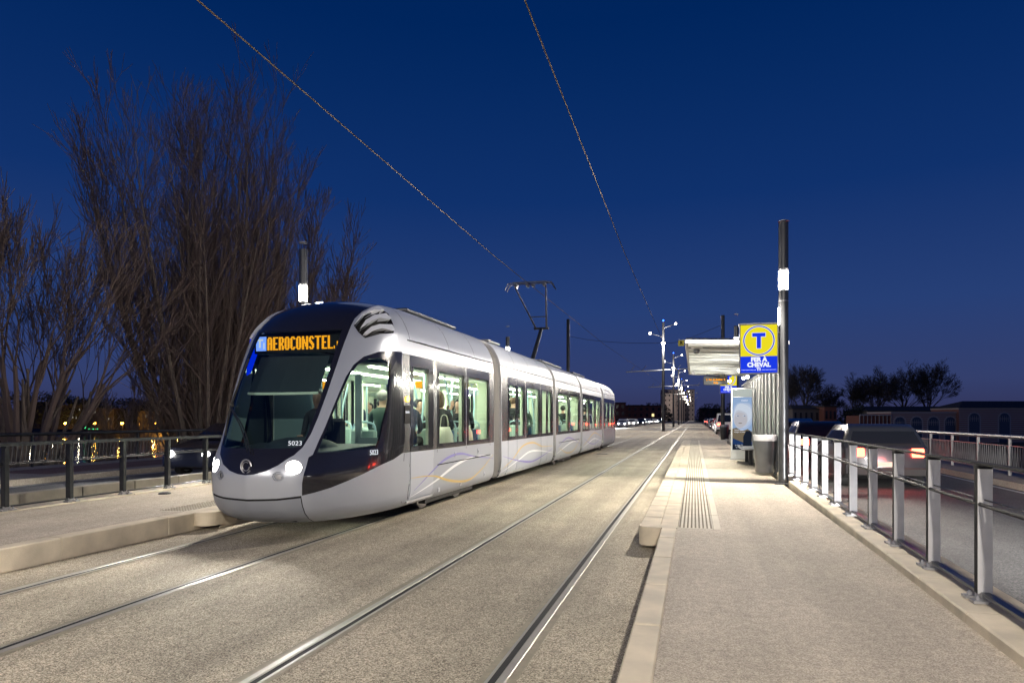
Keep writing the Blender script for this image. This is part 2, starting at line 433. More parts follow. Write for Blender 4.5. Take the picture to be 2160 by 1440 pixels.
def winregs(name,s0,s1,c0,c1,z0=1.07,z1=2.60,cz0=1.16,cz1=2.42):
    return both('window_glass_%s'%name,srect(c0,c1,cz0,cz1),'glass_side',-.012,0)+both('window_frame_%s'%name,srect(s0,s1,z0,z1),'gloss_black',.004,.01)
regs=[]
regs+=[('windscreen',glassF,'glass_screen',-.006,0)]
regs+=both('headlight',shr(head,.86),'headlight_glow',-.012,0)+both('headlight_rim',head,'steel',.003,.02)
regs+=both('fog_light',shr(fog,.6),'steel',-.03,0)+both('fog_light_rim',fog,'bumper_paint',-.02,-.02)
regs+=[('nose_mask',bordF,'gloss_black',0,.03),('roof_dome',domeF,'gloss_black',.0,.02)]
regs+=both('side_window',sidepane,'glass_side',-.006,0)+both('side_mask',sideblk,'gloss_black',0.0,.03)
regs+=both('louvre_fin',f1,'fin_silver',.03,.09)+both('louvre_fin',f2,'fin_silver',.03,.09)+both('louvre_fin',f3,'fin_silver',.03,.09)
regs+=both('louvre_recess',recess,'groove_black',-.09,-.09)
regs+=[('bumper_groove',[(-.346,.30),(.346,.325),(.352,.325),(.352,.36),(0,.315),(-.352,.36),(-.352,.325)],'groove_black',-.02,-.02)]
regs[-1]=('bumper_groove',[(-.352,.335),(-.2,.312),(0,.3),(.2,.312),(.352,.335),(.352,.360),(.2,.334),(0,.322),(-.2,.334),(-.352,.360)],'groove_black',-.015,-.015)
regs+=both('bumper_seam',[(.346,0),(.352,0),(.352,.335),(.346,.335)],'groove_black',-.015,-.015)
regs+=[('bumper',[(-.346,0),(.346,0),(.346,.335),(.2,.312),(0,.3),(-.2,.312),(-.346,.335)],'bumper_paint',.0,0)]
regs+=both('door_post',srect(9.68,9.95,1.07,2.60),'post_steel',.0,.01)
regs+=both('door_glass',srect(10.08,10.72,1.16,2.42),'glass_side',-.012,0)+both('door_upper',srect(9.97,10.93,1.07,2.60),'gloss_black',.004,.01)
regs+=both('door_lower',srect(9.97,10.93,.32,1.07),'white_paint',.006,.02)
regs+=both('door_gap',srect(9.95,9.97,.30,2.60),'groove_black',-.02,0)+both('door_gap',srect(10.93,10.95,.30,2.60),'groove_black',-.02,0)
regs+=both('side_post',srect(10.95,11.12,1.07,2.60),'post_steel',0,.01)
regs+=winregs('a',11.12,12.67,11.22,12.55)+winregs('b',12.70,14.27,12.83,14.2)
regs+=both('side_post',srect(14.27,14.6,1.07,2.60),'post_steel',0,.01)
regs+=both('roof_gutter',srect(9.9,14.56,2.815,2.84),'groove_black',-.015,0)
qs=frange(-1,1,110)+[-1-i*.12 for i in range(1,9)]+[1+i*.12 for i in range(1,9)]+[-2,2]
vs_=frange(0,3.9,92)
cabdef=('cab_shell',None,'silver_paint',0,0)
parts1=make_parts(surf,-2,2,0,3.9,qs,vs_,regs,tram,cabdef)
# give the parts plain names and sub-part parents
def tidy(parts):
    byn={}
    for (n,g),o in parts.items(): byn.setdefault(n,[]).append(o)
    return byn
def side_of(o):
    xs=[v.co.x for v in o.data.vertices]; return sum(xs)>0
def link_sub(byn,par,sub,newpar,newsub):
    for o in byn.get(par,[]):
        o.name=newpar
    for s in byn.get(sub,[]):
        best=None
        for o in byn.get(par,[]):
            if side_of(o)==side_of(s): best=o
        s.name=newsub
        if best: s.parent=best
byn=tidy(parts1)
link_sub(byn,'window_frame_a','window_glass_a','window','pane'); link_sub(byn,'window_frame_b','window_glass_b','window','pane')
link_sub(byn,'headlight_rim','headlight','headlight','lens'); link_sub(byn,'fog_light_rim','fog_light','fog_light','lens')
link_sub(byn,'side_mask','side_window','side_mask','side_window')
link_sub(byn,'door_upper','door_glass','door','pane')
for s in byn['door_lower']:
    for o in byn['door_upper']:
        if side_of(o)==side_of(s): s.parent=o
    s.name='door_panel'
for s in byn['louvre_fin']:
    for o in byn['louvre_recess']:
        if side_of(o)==side_of(s): s.parent=o
for o in byn['louvre_recess']: o.name='roof_louvre'
for o in byn['cab_shell']: o.name='cab_body'
for s in byn['windscreen']: s.parent=byn['nose_mask'][0]
for k in ('bumper_groove','bumper_seam'):
    for s in byn[k]: s.parent=byn['bumper'][0]
# ---- trailer modules
def flat_surf(q,v):
    hw,z=FV(v)[1],FV(v)[0]; sg=1 if q>=0 else -1
    return (CX+sg*hw,abs(q),z)
def module(y0,y1,ops,posts):
    """ops: ('w'|'d', s0, s1, c0, c1)"""
    rg=[]
    def rc(a,b,z0,z1): a2=z2v(z0);b2=z2v(z1); return [(a,a2),(b,a2),(b,b2),(a,b2)]
    for k,(t,s0,s1,c0,c1) in enumerate(ops):
        if t=='w':
            rg+=both('wg%d'%k,rc(c0,c1,1.16,2.42),'glass_side',-.012,0)+both('wf%d'%k,rc(s0,s1,1.07,2.60),'gloss_black',.004,.01)
        else:
            rg+=both('dg%d'%k,rc(c0,c1,1.16,2.42),'glass_side',-.012,0)+both('du%d'%k,rc(s0,s1,1.07,2.60),'gloss_black',.004,.01)
            rg+=both('dl%d'%k,rc(s0,s1,.32,1.07),'white_paint',.006,.02)+both('door_gap',rc(s0-.02,s0,.3,2.6),'groove_black',-.02,0)
    for a,b in posts: rg+=both('side_post',rc(a,b,1.07,2.60),'post_steel',0,.01)
    rg+=both('roof_gutter',rc(y0+.03,y1-.03,2.815,2.84),'groove_black',-.015,0)
    out={}
    # the two flanks are one skin, joined over the roof
    for sgn in (1,-1):
        rr=[r for r in rg if (sum(p[0] for p in r[1])>0)==(sgn>0)]
        if sgn>0: sf=flat_surf; Q=frange(y0,y1,12); o=make_parts(sf,y0,y1,0,3.9,Q,frange(0,3.9,46),rr,tram,('car_body',None,'white_paint',0,0))
        else: Q=frange(-y1,-y0,12); o=make_parts(flat_surf,-y1,-y0,0,3.9,Q,frange(0,3.9,46),rr,tram,('car_body',None,'white_paint',0,0))
        for k,v in o.items(): out[(k[0],k[1]+1000*sgn)]=v
    b=tidy(out)
    for k,(t,*_) in enumerate(ops):
        if t=='w': link_sub(b,'wf%d'%k,'wg%d'%k,'window','pane')
        else:
            link_sub(b,'du%d'%k,'dg%d'%k,'door','pane')
            for s in b['dl%d'%k]:
                for o in b['du%d'%k]:
                    if side_of(o)==side_of(s): s.parent=o
                s.name='door_panel'
    bodies=b['car_body']
    bodies[1].parent=bodies[0]; bodies[1].name='far_side'
    return b
M2=[('d',15.80,16.62,15.92,16.5),('d',16.66,17.48,16.78,17.36),('w',17.6,19.35,17.72,19.22),('d',19.47,20.26,19.59,20.14),('d',20.30,21.09,20.42,20.97)]
module(15.2,21.25,M2,[(15.25,15.78),(17.49,17.59),(19.36,19.45),(21.1,21.22)])
M3=[('w',21.98,24.1,22.1,24.0),('w',24.14,26.3,24.24,26.2)]
module(21.65,26.65,M3,[(21.68,21.97),(26.31,26.62)])
fl=lambda L:[(t,2*MIDY-s1,2*MIDY-s0,2*MIDY-c1,2*MIDY-c0) for t,s0,s1,c0,c1 in L][::-1]
module(27.05,33.1,fl(M2),[(2*MIDY-b,2*MIDY-a) for a,b in [(15.25,15.78),(17.49,17.59),(19.36,19.45),(21.1,21.22)]])
# dim light without a fixture, added to brighten the cab interior
l_=lamp('AREA',(CX,9.3,2.35),2.5,(.85,1,.9),.8,name='cab_fill')
# ---- bellows between the modules
sec=[(FV(v)[1],FV(v)[0]) for v in (.1,.35,1,1.8,2.5,2.8,3.0,3.2,3.4,3.6,3.8)]
for (a,b) in ((14.6,15.2),(21.25,21.65),(26.65,27.05),(33.1,33.7)):
    mb=MB(); n=int((b-a)/.035); ring=[(h-.05,z-.04) for h,z in sec]; ring=ring+[(0,3.47)]; full=[(h,z) for h,z in ring]+[(-h,z) for h,z in ring[::-1][1:]]
    m=len(full); vs=[]; fs=[]
    for i in range(n+1):
        k=.0 if i%2 else .035
        for h,z in full: vs.append((CX+h-math.copysign(k,h) if abs(h)>.01 else CX+h,a+(b-a)*i/n,z-(k if z>3 else 0)))
    for i in range(n):
        for j in range(m-1): fs.append((i*m+j,i*m+j+1,(i+1)*m+j+1,(i+1)*m+j))
    mb.add(vs,fs); mb.build('bellows','bellows_grey',tram)
# end rings of the modules
for y in (14.6,15.2,21.25,21.65,26.65,27.05,33.1,33.7):
    mb=MB(); ring=[(h,z) for h,z in sec]+[(0,3.515)]; full=ring+[(-h,z) for h,z in ring[::-1][1:]]
    vs=[];m=len(full)
    for k in (0,1):
        for h,z in full: vs.append((CX+h*(1.004 if k==0 else .93),y,z+.004-(0 if k==0 else (.09 if z>2.8 else 0))))
    mb.add(vs,[(j,j+1,m+j+1,m+j) for j in range(m-1)]); mb.build('end_frame','aluminium',tram)
# ---- livery: three curved bands, slit, seams
def side_x(z): return CX+FV(z2v(z))[1]
def ribbon(mb,pts,w,off=.007):
    """flat band on the flank through (s,z) points, w may vary"""
    vs=[];n=len(pts)
    for i,(s,z) in enumerate(pts):
        a=pts[max(0,i-1)];b=pts[min(n-1,i+1)]; d=Vector((b[0]-a[0],b[1]-a[1])).normalized(); ww=w[i] if isinstance(w,list) else w
        for k in (-1,1):
            zz=z+d.x*k*ww/2; vs.append((side_x(zz)+off,s-d.y*k*ww/2,zz))
    mb.add(vs,[(2*i,2*i+2,2*i+3,2*i+1) for i in range(n-1)])
def smooth_pts(P,n=8):
    out=[]; 
    for i in range(len(P)-1):
        p0=P[max(0,i-1)];p1=P[i];p2=P[i+1];p3=P[min(len(P)-1,i+2)]
        for k in range(n):
            t=k/n; out.append(tuple(.5*((2*p1[c])+(-p0[c]+p2[c])*t+(2*p0[c]-5*p1[c]+4*p2[c]-p3[c])*t*t+(-p0[c]+3*p1[c]-3*p2[c]+p3[c])*t**3) for c in range(len(p1))))
    out.append(P[-1]); return out
def band(P,mt,w=.045):
    Q=smooth_pts(P); n=len(Q); mb=MB(); ribbon(mb,Q,[w*min(1,.15+2.2*min(i,n-1-i)/n) for i in range(n)],.0095); mb.build('livery_band',mt,tram)
band([(10.1,.45),(10.8,.68),(11.5,.87),(12.3,.93),(13.2,.83),(14.5,.72)],'stripe_purple')
band([(10.0,.36),(11.0,.52),(12.0,.72),(13.0,.82),(14.4,.80)],'stripe_white',.05)
band([(9.98,.66),(10.9,.62),(11.8,.46),(12.8,.38),(13.6,.52),(14.5,.80)],'stripe_yellow')
band([(15.3,.42),(16.2,.60),(17.2,.88),(18.4,.93),(19.6,.78),(21.1,.74)],'stripe_yellow')
band([(15.3,.72),(16.6,.55),(18.2,.42),(19.6,.5),(21.1,.66)],'stripe_purple')
band([(15.3,.35),(16.8,.55),(18.0,.7),(19.4,.66),(21.1,.52)],'stripe_white',.05)
band([(21.8,.62),(22.8,.82),(23.9,.92),(25.2,.80),(26.5,.6)],'stripe_purple')
band([(21.8,.45),(23.2,.62),(24.8,.75),(26.5,.7)],'stripe_white',.05)
band([(22.2,.62),(23.6,.4),(25,.42),(26.5,.8)],'stripe_yellow')
band([(27.2,.5),(28.6,.7),(30.2,.95),(31.5,.88),(33,.7)],'stripe_yellow')
band([(27.2,.42),(29,.6),(30.6,.7),(33,.5)],'stripe_white',.05)
band([(27.4,.8),(29,.55),(30.8,.48),(33,.75)],'stripe_purple')
mb=MB()
ribbon(mb,[(11.1,.795),(14.3,.81)],.018,.012); ribbon(mb,[(22.1,.80),(26.2,.80)],.018,.012)
mb.build('panel_slit','groove_black',tram)
mb=MB()
for s in (9.72,11.12,12.685,14.3,17.5,19.4,24.12): ribbon(mb,[(s,.3),(s,1.06)],.016,.003)
for s in (10.0,11.8,13.3,16.6,18.2,19.8,23.2,25.0,28.5,30.1,31.7):
    ribbon(mb,[(s,z) for z in (2.85,2.95,3.05,3.15,3.25,3.33,3.4,3.45,3.49)],.016,.003)
mb.build('panel_seam','groove_black',tram)
for s,z in ((12.05,.93),(13.45,.93),(13.9,.42),(12.4,.36),(11.25,.36),(22.6,.36),(25.8,.36)):
    mb=MB(); x=side_x(z)+.002; mb.box(x,x+.006,s-.04,s+.04,z-.045,z+.045); h_=mb.build('hatch','white_paint',tram)
    mb=MB(); mb.box(x+.006,x+.010,s-.012,s+.012,z-.03,z+.01); mb.build('latch','steel',h_)
mb=MB()
for a,b in ((9.9,10.98),(15.75,17.5),(19.42,21.12),(27.2,28.9),(30.8,32.5)):
    for x in (side_x(.3)-.02,): mb.box(x-.03,x+.035,a,b,.27,.30); mb.box(x-.02,x+.02,a,b,.305,.325)
mb.build('door_step','aluminium',tram)
# ---- fittings on the cab side
mb=MB(); x=side_x(1.9)
mb.box(x+.002,x+.006,9.74,9.93,1.52,1.80); mb.build('side_badge','groove_black',tram)
text('tisséo',.065,(x+.008,9.835,1.70),tram,'sign_white',rot=(PI/2,0,PI/2),name='badge_lettering',ext=.002)
mb=MB(); mb.sphere((x+.01,9.84,1.90),.045,12,0,(.5,1,1)); mb.build('indicator_lamp','amber_lamp',tram)
def onface(q,v,off):
    P=Vector(surf(q,v)); e=1e-3
    n=(Vector(surf(q+e,v))-Vector(surf(q-e,v))).cross(Vector(surf(q,v+e))-Vector(surf(q,v-e))).normalized(); return P+n*off
# emblem ring, numbers
mb=MB(); c=onface(0,.735,.012)
mb.tube([(c.x+.075*math.cos(t*PI/10),c.y,c.z+.085*math.sin(t*PI/10)) for t in range(19)],.011,6); mb.build('emblem','steel',tram)
mb=MB(); mb.tube([(c.x+.05*math.cos(t*PI/10+.9),c.y-.003,c.z+.055*math.sin(t*PI/10+.9)) for t in range(18)],.006,6); mb.build('emblem','steel',tram)
p=onface(.27,1.02,.02); text('5023',.09,p,tram,'sign_white',rot=(R(62),0,R(25)),name='fleet_number',ext=.001)
p=onface(.70,.865,.012); text('5023',.10,p,tram,'sign_white',rot=(PI/2,0,R(80)),name='fleet_number',ext=.001)
# wipers
def wiper(parent):
    mb=MB(); B=[(-.300,2.30),(-.305,1.99),(-.315,1.551),(-.262,1.114)]; mb.tube([onface(q,v,.045) for q,v in smooth_pts(B,4)],.013,6); o=mb.build('wiper','rubber',parent)
    for d in (0,.02):
        mb=MB(); A=[(-.315+d*.4,1.551),(-.15+d,1.275),(-.01+d,.90)]; mb.tube([onface(q,v,.05) for q,v in smooth_pts(A,4)],.009,6); a=mb.build('arm','dark_metal',o)
    mb=MB(); mb.tube([onface(-.312,1.55,.03),onface(-.312,1.6,.06)],.03,8); mb.build('arm_joint','rubber',o)
wiper(tram)
# ---- destination board behind the windscreen
Y0=8.86; board=MB(); board.box(CX-.83,CX+.67,Y0,Y0+.05,2.56,2.86); bo=board.build('destination_board','groove_black',tram)
FONT={'A':["01110","11011","11011","11011","11111","11011","11011","11011","11011"],'E':["11111","11000","11000","11000","11110","11000","11000","11000","11111"],
'R':["11110","11011","11011","11011","11110","11110","11011","11011","11011"],'O':["01110","11011","11011","11011","11011","11011","11011","11011","01110"],
'C':["01110","11011","11000","11000","11000","11000","11000","11011","01110"],'N':["110011","110011","111011","111011","111111","110111","110111","110011","110011"],
'S':["01110","11011","11000","11100","01110","00111","00011","11011","01110"],'T':["111111","001100","001100","001100","001100","001100","001100","001100","001100"],
'L':["11000","11000","11000","11000","11000","11000","11000","11000","11111"],'.':["0","0","0","0","0","0","0","1","1"],'1':["0","0","0","0","1","1","1","1","1"]}
mb=MB(); x=CX-.61; d=.0168; top=2.80
for ch in 'AEROCONSTEL. 1 1':
    if ch==' ': x+=d*(1.2); continue
    g=FONT[ch]; w=len(g[0])
    for r,row in enumerate(g):
        for c_,b in enumerate(row):
            if b=='1': mb.box(x+c_*d+.0012,x+c_*d+d-.0012,Y0-.008,Y0,top-(r+1)*.0215+.0012,top-r*.0215-.0012)
    x+=(w+.75)*d
mb.build('led_lettering','led_amber',bo)
mb=MB(); mb.box(CX-.80,CX-.63,Y0-.006,Y0,2.60,2.81); mb.build('line_badge','led_blue',bo)
text('T',.17,(CX-.735,Y0-.009,2.705),bo,'sign_white',name='line_letter',ext=.002,bold=.006); text('1',.12,(CX-.665,Y0-.009,2.67),bo,'sign_white',name='line_number',ext=.002,bold=.004)
mb=MB(); mb.prism([(CX-1.06,2.25),(CX-1.0,2.28),(CX-.86,2.62),(CX-.84,2.86),(CX-.98,2.86),(CX-1.04,2.6)],8.98,9.0,'y'); mb.build('side_marker','blue_glow',tram)
# sun blind, cab furniture
mb=MB()
n=10
vs=[];
for i in range(n+1):
    q=-.32+.64*i/n
    for v in (2.45,1.86): vs.append(onface(q,v,-.14))
mb.add(vs,[(2*i,2*i+1,2*i+3,2*i+2) for i in range(n)]); mb.build('sun_blind','cab_lining',tram)
mb=MB(); mb.tube([onface(-.32+.064*i,1.84,-.14) for i in range(11)],.02,6); mb.build('blind_bar','lining',tram)
mb=MB(); P=[(CX-.80,8.25),(CX-.45,8.0),(CX+.45,8.0),(CX+.80,8.25),(CX+1.05,9.3),(CX-1.05,9.3)]
vs=[(x,y,.95) for x,y in P]+[(x,y,1.16 if i<4 else 1.22) for i,(x,y) in enumerate(P)]
mb.add(vs,[(0,1,2,3,4,5),(11,10,9,8,7,6)]+[(i,(i+1)%6,6+(i+1)%6,6+i) for i in range(6)]); mb.sphere((CX,8.8,1.16),.5,16,0,(1.2,.7,.35)); mb.build('dashboard','cab_lining',tram,smooth=True,auto=40)
mb=MB(); mb.box(CX-1.1,CX-.25,9.75,9.8,.4,2.3); mb.box(CX+.45,CX+1.1,9.75,9.8,.4,1.3); mb.box(CX+.35,CX+.45,9.75,9.8,.4,2.3); mb.build('cab_partition','cab_wall',tram)
mb=MB()
for xx in (-.15,.1): mb.tube([(CX+xx,9.78,.4),(CX+xx,9.78,2.3)],.012,6)
mb.build('partition_bar','pole_blue',tram)
mb=MB(); mb.bbox(CX-.27,CX+.27,9.15,9.6,.75,.9,.04); mb.bbox(CX-.25,CX+.25,9.55,9.68,.9,1.6,.05); mb.tube([(CX,9.4,.4),(CX,9.4,.76)],.06,10); mb.build('driver_seat','cloth_black',tram)
# ---- interior shell, lights, poles, seats
def interior(y0,y1,solids,light=True):
    mb=MB(); mb.box(CX-1.14,CX+1.14,y0,y1,.36,.40); mb.build('floor','floor_grey',tram)
    mb=MB(); mb.box(CX-1.14,CX+1.14,y0,y1,2.44,2.47); 
    for s in (-1,1): mb.prism([(CX+s*.75,2.44),(CX+s*1.14,2.44),(CX+s*1.14,2.36)],y0,y1,'y')
    mb.build('ceiling','lining',tram)
    for s in (-1,1):
        for a,b,z0,z1 in solids: mb=MB(); mb.box(CX+s*1.09,CX+s*1.15,a,b,z0,z1); mb.build('wall_lining','lining',tram)
    if light:
        for s in (-1,1):
            mb=MB(); mb.box(CX+s*.5-.05,CX+s*.5+.05,y0+.2,y1-.2,2.42,2.436); mb.build('ceiling_light','interior_light',tram)
pz=[(a,b,1.08,2.40) for a,b in ((9.8,10.0),(10.86,11.22),(12.55,12.83),(14.2,14.6))]
interior(9.8,14.6,[(9.8,9.96,.4,1.08),(11.0,14.6,.4,1.12)]+pz)
interior(15.2,21.25,[(17.5,19.45,.4,1.12),(15.2,15.85,.4,2.4),(17.4,17.72,1.1,2.4),(19.22,19.55,1.1,2.4),(20.95,21.25,.4,2.4)])
interior(21.65,26.65,[(21.65,26.65,.4,1.12),(21.65,22.1,1.1,2.4),(24.0,24.24,1.1,2.4),(26.2,26.65,1.1,2.4)])
interior(27.05,33.1,[(28.85,30.8,.4,1.12),(27.05,27.35,.4,2.4),(28.75,29.08,1.1,2.4),(30.58,30.9,1.1,2.4),(32.45,33.1,.4,2.4)])
for y0,y1 in ((14.6,15.2),(21.25,21.65),(26.65,27.05),(33.1,33.7)):
    mb=MB(); mb.box(CX-.75,CX+.75,y0,y1,.36,.40); mb.box(CX-1.0,CX-.8,y0,y1,.4,2.4); mb.box(CX+.8,CX+1.0,y0,y1,.4,2.4); mb.box(CX-1.0,CX+1.0,y0,y1,2.4,2.44); mb.build('gangway','lining',tram)
for (x,y,lean) in ((.7,10.3,.1),(.75,10.7,-.12),(-.6,10.5,.1),(.62,11.7,.18),(.45,12.2,-.15),(.8,13.1,-.2),(.5,13.5,.2),(-.5,13.2,.2),(.75,14.0,.1),
                 (.7,16.2,.1),(.7,17.0,-.1),(.6,18.4,.15),(-.5,18.2,.15),(.7,19.8,.1),(.7,20.7,-.1),(.5,22.6,.2),(.5,23.3,-.2),(.5,25,.15),(.7,28.2,.1),(.6,29.9,-.15),(.7,31.3,.1),(.6,32.2,.1)):
    mb=MB(); mb.tube(smooth_pts([(CX+x,y,.4),(CX+x,y+lean*.2,1.2),(CX+x,y+lean*1.2,1.9),(CX+x-.05,y+lean*2.2,2.44)],4),.022,8); mb.build('grab_pole','pole_blue',tram)
def seat(x,y,face):
    mb=MB(); f=face
    mb.bbox(x-.22,x+.22,min(y,y+f*.42),max(y,y+f*.42),.82,.9,.03,1); mb.bbox(x-.22,x+.22,y-.045,y+.045,.9,1.42,.03,0); mb.box(x-.18,x+.18,y-.05+f*.05,y+.05+f*.03,.93,1.36,1); mb.box(x-.08,x+.08,y,y+f*.3,.4,.82,0)
    o=mb.build('seat',['seat_shell','seat_blue'],tram)
    mb=MB(); mb.tube(smooth_pts([(x-.2,y,1.36),(x-.17,y,1.50),(x,y,1.54),(x+.17,y,1.50),(x+.2,y,1.36)],4),.018,6); mb.build('seat_handle','pole_blue',o)
for y,f in ((10.0,1),(11.5,1),(12.5,-1),(13.0,1),(14.0,-1)):
    for x in (.85,.38,-.85,-.38):
        if y==10.0 and abs(x)>.5 and x>0: continue
        seat(CX+x,y,f)
for y,f in ((17.9,1),(19.0,-1),(22.3,1),(23.4,-1),(24.6,1),(25.8,-1),(29.2,1),(30.3,-1)):
    for x in (.85,.38,-.85,-.38): seat(CX+x,y,f)
# green waste box / bags are with the passengers; indicator above gangway
mb=MB(); mb.box(CX-.45,CX+.15,12.95,12.99,2.22,2.36); mb.build('stop_display','led_amber',tram)
# ---- underframe, wheels
mb=MB()
for a,b in ((9.6,14.6),(15.2,21.25),(21.65,26.65),(27.05,33.1),(33.7,40.0)): mb.box(CX-1.0,CX+1.0,a,b,.20,.355)
mb.box(CX-.45,CX+.45,7.95,8.3,.24,.34)
mb.build('underframe','rubber',tram)
for yc in (12.3,24.15,2*MIDY-12.3):
    for dy in (-.9,.9):
        for s in (-1,1):
            mb=MB(); x=CX+s*.74
            mb.lathe([(.18,-.07),(.29,-.07),(.295,.04),(.31,.05),(.31,.07),(.15,.07)],(x,yc+dy,.295),24,0,'x'); mb.build('wheel','steel',tram,smooth=True,auto=30)
    for s in (-1,1): mb=MB(); mb.box(CX+s*.96-.06,CX+s*.96+.06,yc-1.3,yc+1.3,.13,.3); mb.build('bogie_frame','dark_metal',tram)
# ---- pantograph on the second module
px,py=CX,23.9
pan=MB(); pan.box(px-.5,px+.5,py-1.5,py+.8,3.52,3.58); po=pan.build('pantograph','dark_metal',tram)
K=(px+.0,24.9,4.95)
mb=MB(); mb.tube([(px,23.35,3.55),K],[.085,.06],10); mb.build('lower_arm','dark_metal',po)
mb=MB(); mb.tube([(K[0]-.28,K[1],K[2]),(K[0]+.28,K[1],K[2])],.045,8); mb.build('knee_joint','dark_metal',po)
HX=6.30
mb=MB()
for s in (-1,1): mb.tube([(K[0]+s*.2,K[1],K[2]),(K[0]+s*.55,K[1]-1.75,HX-.12)],[.035,.024],8)
mb.tube([(K[0]-.33,K[1]-.53,K[2]+.36),(K[0]+.33,K[1]-.53,K[2]+.36)],.018,6)
mb.build('upper_arm','grey_metal',po)
mb=MB()
for dy in (-1.9,-1.62):
    mb.tube(smooth_pts([(px-.88,K[1]+dy,HX-.24),(px-.79,K[1]+dy,HX-.07),(px-.64,K[1]+dy,HX),(px+.64,K[1]+dy,HX),(px+.79,K[1]+dy,HX-.07),(px+.88,K[1]+dy,HX-.24)],3),.018,6)
mb.box(px-.6,px+.6,K[1]-1.93,K[1]-1.88,HX,HX+.03); mb.box(px-.6,px+.6,K[1]-1.65,K[1]-1.6,HX,HX+.03)
for xx in (-.5,-.1,.1,.5): mb.box(px+xx-.04,px+xx+.04,K[1]-1.9,K[1]-1.62,HX-.12,HX-.02)
mb.build('contact_strip','grey_metal',po)
# roof pods
for a,b in ((11.2,13.8),(16.2,17.2),(22.4,25.8),(28.5,31.5)): mb=MB(); mb.bbox(CX-.6,CX+.6,a,b,3.50,3.56,.02); mb.build('roof_pod','grey_metal',tram)
# ---- rear end: the same body turned about the middle of the tram
front=[]
for o in list(tram.children):
    xs=[v.co.y for v in o.data.vertices]
    if min(xs)+MIDY<14.61 and max(xs)+MIDY<14.75 and o.name.split('.')[0] in ('cab_body','nose_mask','roof_dome','side_mask','roof_louvre','bumper','door_post','door','door_gap','side_post','window','roof_gutter','floor','ceiling','wall_lining','ceiling_light','headlight','fog_light','dashboard','grab_pole'):
        front.append(o)
for o in front:
    c=copy_tree(o,tram); c.rotation_euler=(0,0,PI)
def tail_off(o):
    for ch in o.children:
        if ch.data.materials and ch.data.materials[0].name=='headlight_glow': 
            me=ch.data.copy(); me.materials[0]=M['tail_glow']; ch.data=me
for o in tram.children:
    if abs(o.rotation_euler.z)>3: tail_off(o)
hs=lamp('SPOT',(CX+.58,7.6,.98),160,(1,.96,.88),.08,angle=95,blend=.8,name='headlight_beam'); aim(hs,(CX+1.2,0,.2))
hs=lamp('SPOT',(CX-.58,7.6,.98),160,(1,.96,.88),.08,angle=95,blend=.8,name='headlight_beam'); aim(hs,(CX+.4,0,.2))
